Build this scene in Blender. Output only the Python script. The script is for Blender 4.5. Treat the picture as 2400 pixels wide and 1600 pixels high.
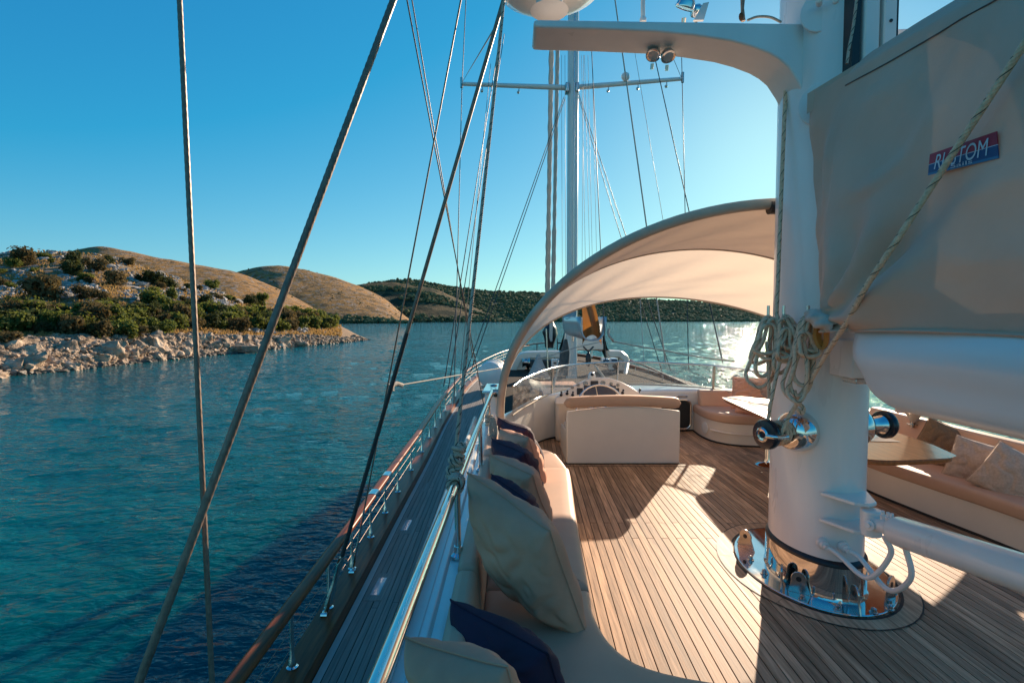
import bpy, bmesh, math, random
from mathutils import Vector, Matrix, noise
R = math.radians
S = bpy.context.scene
COL = S.collection
for o in list(bpy.data.objects):
    bpy.data.objects.remove(o)
random.seed(7)

# ------------------------------------------------------------------ camera, sky, sun, exposure
H = 1.75            # eye height over the cockpit deck (deck = z 0, bow = +Y, starboard = +X)
F = 1200.0          # focal length in pixels of a 2400 px wide picture (18 mm on 36 mm)
PITCH = R(2.53)
SEA = -3.25
XC = 2.03           # centreline of the yacht
cam_d = bpy.data.cameras.new('camera')
cam = bpy.data.objects.new('camera', cam_d)
COL.objects.link(cam)
cam.location = (0, 0, H)
cam.rotation_euler = (R(90) - PITCH, 0, 0)
cam_d.lens = 18.0
cam_d.sensor_width = 36.0
cam_d.clip_start = 0.05
cam_d.clip_end = 20000
S.camera = cam

SUN_AZ = R(28.7)    # to starboard of the bow
SUN_EL = R(18.6)
world = bpy.data.worlds.new('World')
S.world = world
world.use_nodes = True
wn = world.node_tree.nodes
wl = world.node_tree.links
wn.clear()
w_out = wn.new('ShaderNodeOutputWorld')
w_bg = wn.new('ShaderNodeBackground')
w_sky = wn.new('ShaderNodeTexSky')
w_sky.sky_type = 'NISHITA'
w_sky.sun_disc = False
w_sky.sun_elevation = SUN_EL
w_sky.sun_rotation = SUN_AZ
w_sky.air_density = 1.0
w_sky.dust_density = 0.2
w_sky.ozone_density = 3.0
# the photo's cyan-graded sky: one tone curve per colour channel, the same all round
w_sep = wn.new('ShaderNodeSeparateColor')
w_com = wn.new('ShaderNodeCombineColor')
wl.new(w_sky.outputs[0], w_sep.inputs[0])
def wmath(op, a, b=0., c=0.):
    n = wn.new('ShaderNodeMath')
    n.operation = op
    for i, x in enumerate((a, b, c)):
        if isinstance(x, (int, float)):
            n.inputs[i].default_value = x
        else:
            wl.new(x, n.inputs[i])
    return n.outputs[0]
r_lin = wmath('MAXIMUM', wmath('MULTIPLY_ADD', w_sep.outputs[0], .815, -.985), wmath('MULTIPLY', w_sep.outputs[0], .16))
wl.new(wmath('DIVIDE', r_lin, wmath('MULTIPLY_ADD', r_lin, .08, 1.0)), w_com.inputs[0])
wl.new(wmath('MULTIPLY', wmath('POWER', w_sep.outputs[1], .8), 1.15), w_com.inputs[1])
wl.new(wmath('MULTIPLY', wmath('POWER', w_sep.outputs[2], .5), 2.17), w_com.inputs[2])
wl.new(w_com.outputs[0], w_bg.inputs[0])
w_bg.inputs[1].default_value = 0.073
wl.new(w_bg.outputs[0], w_out.inputs[0])

sun_d = bpy.data.lights.new('sun', 'SUN')
sun = bpy.data.objects.new('sun', sun_d)
COL.objects.link(sun)
sun_d.energy = 4.7
sun_d.angle = R(0.5)
sun_d.color = (1.0, 0.80, 0.60)
sun_dir = Vector((math.sin(SUN_AZ) * math.cos(SUN_EL), math.cos(SUN_AZ) * math.cos(SUN_EL), math.sin(SUN_EL)))
sun.rotation_euler = sun_dir.to_track_quat('Z', 'Y').to_euler()
sun.location = (20, 30, 40)

S.view_settings.view_transform = 'Standard'
S.view_settings.look = 'None'
S.view_settings.gamma = 1.0
S.view_settings.use_curve_mapping = False
S.view_settings.exposure = 1.0
S.render.engine = 'CYCLES'
S.cycles.use_denoising = True
S.cycles.max_bounces = 8
S.cycles.transparent_max_bounces = 12

# ------------------------------------------------------------------ measuring helpers
def ray(px, py):
    r = (px - 1200) / F
    u = (800 - py) / F
    return Vector((r, math.cos(PITCH) + u * math.sin(PITCH), u * math.cos(PITCH) - math.sin(PITCH)))

def at(px, py, Y):
    d = ray(px, py)
    return Vector((0, 0, H)) + d * (Y / d.y)

def on(px, py, z):
    d = ray(px, py)
    return Vector((0, 0, H)) + d * ((z - H) / d.z)

def lerp(a, b, t):
    return a + (b - a) * t

def interp(tab, x):
    if x <= tab[0][0]:
        return tab[0][1]
    for (x0, y0), (x1, y1) in zip(tab, tab[1:]):
        if x <= x1:
            return y0 + (y1 - y0) * (x - x0) / (x1 - x0)
    return tab[-1][1]

def smooth(tab, x):
    # catmull style smooth interpolation
    n = len(tab)
    if x <= tab[0][0]:
        return tab[0][1]
    if x >= tab[-1][0]:
        return tab[-1][1]
    for i in range(n - 1):
        if x <= tab[i + 1][0]:
            x0, y0 = tab[i]
            x1, y1 = tab[i + 1]
            m0 = (y1 - tab[i - 1][1]) / (x1 - tab[i - 1][0]) if i > 0 else (y1 - y0) / (x1 - x0)
            m1 = (tab[i + 2][1] - y0) / (tab[i + 2][0] - x0) if i + 2 < n else (y1 - y0) / (x1 - x0)
            h = x1 - x0
            t = (x - x0) / h
            return ((2 * t**3 - 3 * t**2 + 1) * y0 + (t**3 - 2 * t**2 + t) * h * m0
                    + (-2 * t**3 + 3 * t**2) * y1 + (t**3 - t**2) * h * m1)

def spline(pts, n=8, closed=False):
    pts = [Vector(p) for p in pts]
    out = []
    m = len(pts)
    rng = m if closed else m - 1
    for i in range(rng):
        if closed:
            p0, p1, p2, p3 = pts[(i - 1) % m], pts[i], pts[(i + 1) % m], pts[(i + 2) % m]
        else:
            p1, p2 = pts[i], pts[i + 1]
            p0 = pts[i - 1] if i > 0 else p1 * 2 - p2
            p3 = pts[i + 2] if i + 2 < m else p2 * 2 - p1
        for k in range(n):
            t = k / n
            out.append(0.5 * ((2 * p1) + (p2 - p0) * t + (2 * p0 - 5 * p1 + 4 * p2 - p3) * t * t
                              + (3 * p1 - p0 - 3 * p2 + p3) * t**3))
    if not closed:
        out.append(pts[-1])
    return out

# ------------------------------------------------------------------ mesh builder
ORG = {}

class MB:
    def __init__(self):
        self.v = []
        self.f = []
        self.uv = {}

    def add(self, vs, fs):
        b = len(self.v)
        self.v += [Vector(x) for x in vs]
        self.f += [tuple(b + i for i in f) for f in fs]
        return b

    def box(self, c, s, rot=None):
        c = Vector(c)
        vs = []
        for x in (-.5, .5):
            for y in (-.5, .5):
                for z in (-.5, .5):
                    p = Vector((x * s[0], y * s[1], z * s[2]))
                    if rot is not None:
                        p = rot @ p
                    vs.append(c + p)
        self.add(vs, [(0, 1, 3, 2), (4, 6, 7, 5), (0, 4, 5, 1), (2, 3, 7, 6), (0, 2, 6, 4), (1, 5, 7, 3)])
        return self

    def hexa(self, a, b):
        # two quads of 4 points joined
        self.add(list(a) + list(b), [(3, 2, 1, 0), (4, 5, 6, 7), (0, 1, 5, 4), (1, 2, 6, 5), (2, 3, 7, 6), (3, 0, 4, 7)])
        return self

    def prism(self, poly, off):
        # poly: list of 3d points, off: vector
        n = len(poly)
        off = Vector(off)
        vs = [Vector(p) for p in poly] + [Vector(p) + off for p in poly]
        fs = [tuple(range(n))[::-1], tuple(range(n, 2 * n))]
        fs += [(i, (i + 1) % n, n + (i + 1) % n, n + i) for i in range(n)]
        self.add(vs, fs)
        return self

    def tube(self, pts, r, seg=10, caps=True, closed=False, lay=None, flat=None):
        pts = [Vector(p) for p in pts]
        n = len(pts)
        rs = r if isinstance(r, (list, tuple)) else [r] * n
        b = len(self.v)
        up = None
        s = 0.0
        rows = []
        for i, p in enumerate(pts):
            if closed:
                t = pts[(i + 1) % n] - pts[(i - 1) % n]
            else:
                t = pts[min(i + 1, n - 1)] - pts[max(i - 1, 0)]
            if t.length < 1e-9:
                t = Vector((0, 0, 1))
            t.normalize()
            if up is None:
                up = Vector((0, 0, 1)) if abs(t.z) < 0.9 else Vector((0, 1, 0))
            up = up - t * up.dot(t)
            if up.length < 1e-6:
                up = t.orthogonal()
            up.normalize()
            side = t.cross(up)
            if i:
                s += (p - pts[i - 1]).length
            rows.append(s)
            for k in range(seg):
                a = 2 * math.pi * k / seg
                rr = rs[i]
                if lay:
                    rr *= 1 + lay[1] * abs(math.cos(lay[0] * .5 * (a - s * lay[2])))
                e = side * math.cos(a) * (flat or 1) + up * math.sin(a)
                self.v.append(p + e * rr)
        m = n if closed else n - 1
        for i in range(m):
            j = (i + 1) % n
            for k in range(seg):
                k2 = (k + 1) % seg
                self.uv[len(self.f)] = [(k / seg, rows[i]), ((k + 1) / seg, rows[i]),
                                        ((k + 1) / seg, rows[j] if j else s + .02), (k / seg, rows[j] if j else s + .02)]
                self.f.append((b + i * seg + k, b + i * seg + k2, b + j * seg + k2, b + j * seg + k))
        if caps and not closed:
            self.f.append(tuple(b + k for k in range(seg))[::-1])
            self.f.append(tuple(b + (n - 1) * seg + k for k in range(seg)))
        return self

    def lathe(self, prof, M=None, seg=20, sx=1, sy=1):
        M = M or Matrix()
        b = len(self.v)
        n = len(prof)
        for (r, z) in prof:
            for k in range(seg):
                a = 2 * math.pi * k / seg
                self.v.append(M @ Vector((r * math.cos(a) * sx, r * math.sin(a) * sy, z)))
        for i in range(n - 1):
            for k in range(seg):
                k2 = (k + 1) % seg
                self.f.append((b + i * seg + k, b + i * seg + k2, b + (i + 1) * seg + k2, b + (i + 1) * seg + k))
        if prof[0][0] > 1e-5:
            self.f.append(tuple(b + k for k in range(seg))[::-1])
        if prof[-1][0] > 1e-5:
            self.f.append(tuple(b + (n - 1) * seg + k for k in range(seg)))
        return self

    def ball(self, c, r, seg=12, rings=8, s=(1, 1, 1)):
        prof = [(max(1e-6, math.sin(math.pi * i / rings)), -math.cos(math.pi * i / rings)) for i in range(rings + 1)]
        M = Matrix.Translation(Vector(c)) @ Matrix.Diagonal((r * s[0], r * s[1], r * s[2], 1))
        return self.lathe(prof, M, seg)

    def grid(self, fn, nu, nv, cu=False):
        b = len(self.v)
        for j in range(nv + 1):
            for i in range(nu if cu else nu + 1):
                self.v.append(Vector(fn(i / nu, j / nv)))
        w = nu if cu else nu + 1
        for j in range(nv):
            for i in range(nu):
                i2 = (i + 1) % w
                self.f.append((b + j * w + i, b + j * w + i2, b + (j + 1) * w + i2, b + (j + 1) * w + i))
        return self

    def mesh(self, name, mat, org=Vector((0, 0, 0)), angle=35):
        me = bpy.data.meshes.new(name)
        me.from_pydata([tuple(p - org) for p in self.v], [], self.f)
        if self.uv:
            lay = me.uv_layers.new(name='UVMap')
            for fi, p in enumerate(me.polygons):
                q = self.uv.get(fi)
                if q:
                    for li, c in zip(p.loop_indices, q):
                        lay.data[li].uv = c
        if not self.uv:
            bm = bmesh.new()
            bm.from_mesh(me)
            bmesh.ops.remove_doubles(bm, verts=bm.verts, dist=2e-5)
            bm.to_mesh(me)
            bm.free()
        if angle:
            me.polygons.foreach_set('use_smooth', [True] * len(me.polygons))
            if angle < 180:
                me.set_sharp_from_angle(angle=R(angle))
        me.materials.append(mat)
        me.update()
        return me

    def build(self, name, mat, parent=None, angle=35, bevel=0, solid=0, subs=0, org=None, bseg=2):
        if parent is not None:
            og = ORG[parent]
        elif org is not None:
            og = Vector(org)
        else:
            lo = Vector([min(p[i] for p in self.v) for i in range(3)])
            hi = Vector([max(p[i] for p in self.v) for i in range(3)])
            og = Vector(((lo.x + hi.x) / 2, (lo.y + hi.y) / 2, lo.z))
        o = bpy.data.objects.new(name, self.mesh(name, mat, og, angle))
        COL.objects.link(o)
        if parent is not None:
            o.parent = parent
        else:
            o.location = og
        ORG[o] = og
        if solid:
            m = o.modifiers.new('solid', 'SOLIDIFY')
            m.thickness = solid
            m.offset = 0
        if bevel:
            m = o.modifiers.new('bevel', 'BEVEL')
            m.width = bevel
            m.segments = bseg
            m.limit_method = 'ANGLE'
            m.angle_limit = R(35)
            m.harden_normals = False
        if subs:
            m = o.modifiers.new('subs', 'SUBSURF')
            m.levels = subs
            m.render_levels = subs
        return o

def tag(o, label=None, cat=None, group=None, kind=None):
    if label:
        o['label'] = label
    if cat:
        o['category'] = cat
    if group:
        o['group'] = group
    if kind:
        o['kind'] = kind
    return o

def thing(name, loc, label, cat, group=None, kind=None):
    o = bpy.data.objects.new(name, None)
    COL.objects.link(o)
    o.location = Vector(loc)
    o.empty_display_size = .1
    ORG[o] = Vector(loc)
    return tag(o, label, cat, group, kind)

def copy_part(src, parent, wloc, name=None):
    # another part that shares src's mesh, its origin at wloc
    c = src.copy()
    COL.objects.link(c)
    c.parent = parent
    c.location = Vector(wloc) - ORG[parent]
    ORG[c] = Vector(wloc)
    return c

def copy_tree(o, parent=None):
    c = o.copy()
    COL.objects.link(c)
    c.parent = parent
    ORG[c] = ORG[o].copy()
    for ch in list(o.children):
        copy_tree(ch, c)
    return c

def axis_matrix(p, d, up=None):
    # local z along d at point p
    d = Vector(d).normalized()
    q = d.to_track_quat('Z', 'Y').to_matrix().to_4x4()
    return Matrix.Translation(Vector(p)) @ q

# ------------------------------------------------------------------ materials
def mat(name, col, rough=.5, metal=0., var=.08, vs=6., bump=0., bs=40., stretch=(1, 1, 1), rand=0., transl=0.,
        tcol=None, coat=0., spec=.5, col2=None, rvar=0., detail=4., bdist=.01):
    m = bpy.data.materials.new(name)
    m.use_nodes = True
    nt = m.node_tree
    N, L = nt.nodes, nt.links
    bs_ = N['Principled BSDF']
    out = N['Material Output']
    tc = N.new('ShaderNodeTexCoord')
    mp = N.new('ShaderNodeMapping')
    mp.inputs['Scale'].default_value = stretch
    L.new(tc.outputs['Object'], mp.inputs['Vector'])
    if rand:
        oi = N.new('ShaderNodeObjectInfo')
        va = N.new('ShaderNodeVectorMath')
        va.operation = 'MULTIPLY_ADD'
        va.inputs[1].default_value = (37., 53., 71.)
        L.new(oi.outputs['Random'], va.inputs[0])
        L.new(mp.outputs[0], va.inputs[2])
        vec = va.outputs[0]
    else:
        vec = mp.outputs[0]
    nz = N.new('ShaderNodeTexNoise')
    nz.inputs['Scale'].default_value = vs
    nz.inputs['Detail'].default_value = detail
    nz.inputs['Roughness'].default_value = .6
    L.new(vec, nz.inputs['Vector'])
    mr = N.new('ShaderNodeMapRange')
    mr.inputs[1].default_value = .3
    mr.inputs[2].default_value = .7
    L.new(nz.outputs[0], mr.inputs[0])
    mx = N.new('ShaderNodeMix')
    mx.data_type = 'RGBA'
    c1 = [max(0, c * (1 - var)) for c in col]
    c2 = [c * (1 + var) for c in (col2 or col)]
    mx.inputs[6].default_value = (*c1, 1)
    mx.inputs[7].default_value = (*c2, 1)
    L.new(mr.outputs[0], mx.inputs[0])
    colout = mx.outputs[2]
    if rand:
        hs = N.new('ShaderNodeHueSaturation')
        m2 = N.new('ShaderNodeMapRange')
        m2.inputs[3].default_value = 1 - rand
        m2.inputs[4].default_value = 1 + rand
        L.new(oi.outputs['Random'], m2.inputs[0])
        L.new(m2.outputs[0], hs.inputs['Value'])
        L.new(colout, hs.inputs['Color'])
        colout = hs.outputs[0]
    L.new(colout, bs_.inputs['Base Color'])
    bs_.inputs['Roughness'].default_value = rough
    bs_.inputs['Metallic'].default_value = metal
    bs_.inputs['Specular IOR Level'].default_value = spec
    if coat:
        bs_.inputs['Coat Weight'].default_value = coat
        bs_.inputs['Coat Roughness'].default_value = .08
    if rvar:
        m3 = N.new('ShaderNodeMapRange')
        m3.inputs[3].default_value = max(0, rough - rvar)
        m3.inputs[4].default_value = rough + rvar
        L.new(nz.outputs[0], m3.inputs[0])
        L.new(m3.outputs[0], bs_.inputs['Roughness'])
    if bump:
        nb = N.new('ShaderNodeTexNoise')
        nb.inputs['Scale'].default_value = bs
        nb.inputs['Detail'].default_value = 5.
        L.new(vec, nb.inputs['Vector'])
        bp = N.new('ShaderNodeBump')
        bp.inputs['Strength'].default_value = bump
        bp.inputs['Distance'].default_value = bdist
        L.new(nb.outputs[0], bp.inputs['Height'])
        L.new(bp.outputs[0], bs_.inputs['Normal'])
    if transl:
        tr = N.new('ShaderNodeBsdfTranslucent')
        if tcol:
            tr.inputs['Color'].default_value = (*tcol, 1)
        else:
            L.new(colout, tr.inputs['Color'])
        ms = N.new('ShaderNodeMixShader')
        ms.inputs[0].default_value = transl
        L.new(bs_.outputs[0], ms.inputs[1])
        L.new(tr.outputs[0], ms.inputs[2])
        L.new(ms.outputs[0], out.inputs['Surface'])
    return m

def rope_mat(name, base, fleck, freq=18., amount=.22, rough=.85):
    m = mat(name, base, rough, var=.2, vs=60)
    N, L = m.node_tree.nodes, m.node_tree.links
    b = N['Principled BSDF']
    src = b.inputs['Base Color'].links[0].from_socket
    tc = N.new('ShaderNodeTexCoord')
    sp = N.new('ShaderNodeSeparateXYZ')
    L.new(tc.outputs['UV'], sp.inputs[0])
    def math_(op, a, bb, c=None):
        q = N.new('ShaderNodeMath')
        q.operation = op
        for i, x in enumerate((a, bb, c)):
            if x is None:
                continue
            if isinstance(x, (int, float)):
                q.inputs[i].default_value = x
            else:
                L.new(x, q.inputs[i])
        return q.outputs[0]
    v = math_('MULTIPLY', sp.outputs[1], freq)
    uu = math_('MULTIPLY', sp.outputs[0], 2.0)
    w = math_('FRACT', math_('ADD', v, uu), 0)
    g1 = math_('LESS_THAN', w, amount)
    w2 = math_('FRACT', math_('ADD', math_('MULTIPLY', v, .5), .3), 0)
    g2 = math_('LESS_THAN', w2, .62)
    g = math_('MULTIPLY', g1, g2)
    mx = N.new('ShaderNodeMix')
    mx.data_type = 'RGBA'
    L.new(g, mx.inputs[0])
    L.new(src, mx.inputs[6])
    mx.inputs[7].default_value = (*fleck, 1)
    L.new(mx.outputs[2], b.inputs['Base Color'])
    # braid relief
    s1 = math_('SINE', math_('ADD', math_('MULTIPLY', sp.outputs[1], freq * 22), math_('MULTIPLY', sp.outputs[0], 37.7)), 0)
    s2 = math_('SINE', math_('SUBTRACT', math_('MULTIPLY', sp.outputs[1], freq * 22), math_('MULTIPLY', sp.outputs[0], 37.7)), 0)
    bp = N.new('ShaderNodeBump')
    bp.inputs['Strength'].default_value = .5
    bp.inputs['Distance'].default_value = .002
    L.new(math_('ADD', s1, s2), bp.inputs['Height'])
    L.new(bp.outputs[0], b.inputs['Normal'])
    return m

M = {}
M['white'] = mat('white_gelcoat', (.78, .76, .72), .22, var=.03, vs=3, coat=.4, rvar=.08, bump=.02, bs=3)
M['white_paint'] = mat('white_mast_paint', (.82, .75, .69), .3, var=.07, vs=2.5, coat=.25, rvar=.1, bump=.03, bs=5, stretch=(1, 1, .3))
M['cream'] = mat('cream_gelcoat', (.86, .73, .60), .3, var=.03, vs=3, coat=.2, rvar=.06)
M['teak'] = mat('weathered_teak', (.36, .20, .105), .6, var=.42, vs=2.2, stretch=(22, 1.2, 22), rand=.36, bump=.35, bs=5, detail=7,
                col2=(.46, .29, .18), spec=.3, rvar=.14, bdist=.002)
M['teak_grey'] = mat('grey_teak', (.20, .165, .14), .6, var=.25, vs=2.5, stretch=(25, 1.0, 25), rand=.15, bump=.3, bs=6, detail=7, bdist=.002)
M['caulk'] = mat('black_caulking', (.012, .011, .010), .6, var=.1)
M['varnish'] = mat('varnished_mahogany', (.15, .034, .009), .3, var=.35, vs=3, stretch=(14, .8, 14), coat=.0, rvar=.05, detail=6, col2=(.24, .065, .017), spec=.16)
M['table_rim'] = mat('table_rim_wood', (.42, .13, .035), .25, var=.25, vs=3, stretch=(12, .8, 12), coat=.4)
M['varnish_light'] = mat('varnished_table_wood', (.44, .16, .045), .26, var=.25, vs=3, stretch=(12, .8, 12), coat=.25, detail=6)
M['chrome'] = mat('polished_steel', (.72, .71, .69), .06, 1., var=.05, vs=8, rvar=.05)
M['steel'] = mat('satin_steel', (.52, .5, .48), .22, 1., var=.1, vs=12, rvar=.08)
M['wire'] = mat('steel_wire', (.24, .165, .12), .5, .4, var=.3, vs=30)
M['wire_dark'] = mat('dark_wire', (.045, .043, .043), .5, .3, var=.3, vs=30)
M['black'] = mat('black_rubber', (.012, .012, .014), .4, var=.2)
M['navy_black'] = mat('black_plastic', (.012, .016, .024), .25, var=.2)
M['canvas'] = mat('cream_canopy_canvas', (.62, .48, .36), .85, var=.06, vs=2, transl=.55, tcol=(.92, .72, .54), bump=.25, bs=3.5, bdist=.03)
M['canvas_shaded'] = mat('shaded_canopy_canvas', (.58, .43, .32), .85, var=.06, vs=2, transl=.28, tcol=(.74, .52, .36), bump=.25, bs=3.5, bdist=.03)  # same canvas; shade on the upper panel put into colour and translucency
M['canvas_edge'] = mat('canopy_hem', (.50, .42, .33), .85, var=.1, vs=5, bump=.2, bs=30)
M['cover'] = mat('taupe_sail_cover', (.60, .40, .30), .62, var=.08, vs=1.6, transl=.04, tcol=(.55, .36, .24), bump=.45, bs=2.6, bdist=.07, spec=.3)
M['pad'] = mat('taupe_seat_vinyl', (.60, .355, .23), .55, var=.05, vs=4, bump=.08, bs=60, bdist=.004)
M['beige'] = mat('beige_cushion_cloth', (.68, .325, .20), .85, var=.1, vs=5, bump=.25, bs=9, bdist=.02)
M['navy'] = mat('navy_cushion_cloth', (.034, .013, .036), .8, var=.25, vs=6, bump=.25, bs=9, bdist=.02)
M['linen'] = mat('linen_cushion_cloth', (.52, .385, .29), .9, var=.14, vs=60, bump=.3, bs=160, bdist=.003)
M['brownc'] = mat('brown_woven_cloth', (.21, .125, .065), .9, var=.25, vs=90, bump=.4, bs=200, bdist=.003)
M['rope'] = rope_mat('grey_rope_green_fleck', (.78, .52, .34), (.02, .045, .04), 15., .11)
M['rope_b'] = rope_mat('grey_rope_black_fleck', (.58, .42, .31), (.02, .02, .02), 22., .18)
M['cord'] = mat('pale_cord', (.42, .36, .29), .9, var=.25, vs=80, bump=.5, bs=150)
M['gasket'] = M['black']

def glass_mat(name, tint=(.9, .93, .92), alpha=.2, rough=.03):
    m = bpy.data.materials.new(name)
    m.use_nodes = True
    N, L = m.node_tree.nodes, m.node_tree.links
    N.remove(N['Principled BSDF'])
    g = N.new('ShaderNodeBsdfGlossy')
    g.inputs['Roughness'].default_value = rough
    t = N.new('ShaderNodeBsdfTransparent')
    t.inputs['Color'].default_value = (*tint, 1)
    d = N.new('ShaderNodeBsdfDiffuse')
    d.inputs['Color'].default_value = (.55, .52, .48, 1)
    fr = N.new('ShaderNodeFresnel')
    fr.inputs['IOR'].default_value = 1.45
    nz = N.new('ShaderNodeTexNoise')
    nz.inputs['Scale'].default_value = 9.
    nz.inputs['Detail'].default_value = 6.
    mr = N.new('ShaderNodeMapRange')
    mr.inputs[1].default_value = .45
    mr.inputs[2].default_value = .8
    mr.inputs[3].default_value = alpha * .35
    mr.inputs[4].default_value = alpha * 1.8
    L.new(nz.outputs[0], mr.inputs[0])
    a = N.new('ShaderNodeMixShader')
    b = N.new('ShaderNodeMixShader')
    L.new(mr.outputs[0], a.inputs[0])
    L.new(t.outputs[0], a.inputs[1])
    L.new(d.outputs[0], a.inputs[2])
    L.new(fr.outputs[0], b.inputs[0])
    L.new(a.outputs[0], b.inputs[1])
    L.new(g.outputs[0], b.inputs[2])
    L.new(b.outputs[0], N['Material Output'].inputs['Surface'])
    return m
M['glass'] = glass_mat('salt_hazed_glass', (.80, .83, .82), .38)

# ------------------------------------------------------------------ the sea
def sea_mat():
    m = bpy.data.materials.new('sea_water')
    m.use_nodes = True
    N, L = m.node_tree.nodes, m.node_tree.links
    b = N['Principled BSDF']
    tc = N.new('ShaderNodeTexCoord')
    # broad tone patches
    n0 = N.new('ShaderNodeTexNoise')
    n0.inputs['Scale'].default_value = .035
    n0.inputs['Detail'].default_value = 5
    L.new(tc.outputs['Object'], n0.inputs['Vector'])
    mx = N.new('ShaderNodeMix')
    mx.data_type = 'RGBA'
    mx.inputs[6].default_value = (0, .060, .072, 1)
    mx.inputs[7].default_value = (.0, .096, .116, 1)
    mr = N.new('ShaderNodeMapRange')
    mr.inputs[1].default_value = .38
    mr.inputs[2].default_value = .62
    L.new(n0.outputs[0], mr.inputs[0])
    L.new(mr.outputs[0], mx.inputs[0])
    L.new(mx.outputs[2], b.inputs['Base Color'])
    b.inputs['Roughness'].default_value = .04
    b.inputs['IOR'].default_value = 1.33
    b.inputs['Specular IOR Level'].default_value = .18
    b.inputs['Subsurface Weight'].default_value = 1.
    b.inputs['Subsurface Scale'].default_value = 2.5
    b.inputs['Subsurface Radius'].default_value = (.3, 1., 1.)
    hs = []
    for sc, st, det, amp in ((.42, (1, 2.1, 1), 2, .5), (1.7, (1, 1.9, 1), 2, .55), (5, (1, 1.6, 1), 2, .15)):
        mp = N.new('ShaderNodeMapping')
        mp.inputs['Scale'].default_value = st
        mp.inputs['Rotation'].default_value = (0, 0, R(12))
        L.new(tc.outputs['Object'], mp.inputs[0])
        nz = N.new('ShaderNodeTexNoise')
        nz.inputs['Scale'].default_value = sc
        nz.inputs['Detail'].default_value = det
        nz.inputs['Roughness'].default_value = .55
        nz.inputs['Distortion'].default_value = .6
        L.new(mp.outputs[0], nz.inputs['Vector'])
        ml = N.new('ShaderNodeMath')
        ml.operation = 'MULTIPLY'
        ml.inputs[1].default_value = amp
        L.new(nz.outputs[0], ml.inputs[0])
        hs.append(ml.outputs[0])
    a1 = N.new('ShaderNodeMath')
    L.new(hs[0], a1.inputs[0]); L.new(hs[1], a1.inputs[1])
    a2 = N.new('ShaderNodeMath')
    L.new(a1.outputs[0], a2.inputs[0]); L.new(hs[2], a2.inputs[1])
    bp = N.new('ShaderNodeBump')
    bp.inputs['Strength'].default_value = .65
    bp.inputs['Distance'].default_value = .36
    L.new(a2.outputs[0], bp.inputs['Height'])
    L.new(bp.outputs[0], b.inputs['Normal'])
    return m
M['sea'] = sea_mat()

def build_sea():
    # rings round the yacht, fine ahead and to port where the photo looks, with real wavelets near by
    angs = [R(x) for x in ([-180, -150, -120, -100, -85, -70, -60] + [-52 + i * .155 for i in range(516)] + [32, 40, 55, 75, 100, 130, 160])]
    rad = [1.2]
    while rad[-1] < 11000:
        rad.append(rad[-1] * (1.013 if rad[-1] < 320 else 1.09))
    vs = []
    for r in rad:
        fade = max(0., min(1., (300 - r) / 220)) * min(1, (r - 1.2) / 4)
        for k, a in enumerate(angs):
            x, y = r * math.sin(a), r * math.cos(a)
            z = 0
            if fade > 0 and 6 < k < 524:
                z = fade * (.065 * noise.noise(Vector((x * .30 + y * .06, y * .52, 0)))
                            + .035 * noise.noise(Vector((x * .8 - y * .2, y * 1.35, 7))))
            vs.append((x, y, z))
    n = len(angs)
    fs = [(j * n + i, j * n + (i + 1) % n, (j + 1) * n + (i + 1) % n, (j + 1) * n + i) for j in range(len(rad) - 1) for i in range(n)]
    fs.append(tuple(range(n))[::-1])
    me = bpy.data.meshes.new('sea')
    me.from_pydata(vs, [], [f[::-1] for f in fs])
    me.polygons.foreach_set('use_smooth', [True] * len(me.polygons))
    me.materials.append(M['sea'])
    o = bpy.data.objects.new('sea', me)
    COL.objects.link(o)
    o.location = (0, 0, SEA)
    tag(o, 'wind-rippled teal sea round the yacht', None, None, 'structure')
build_sea()

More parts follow.
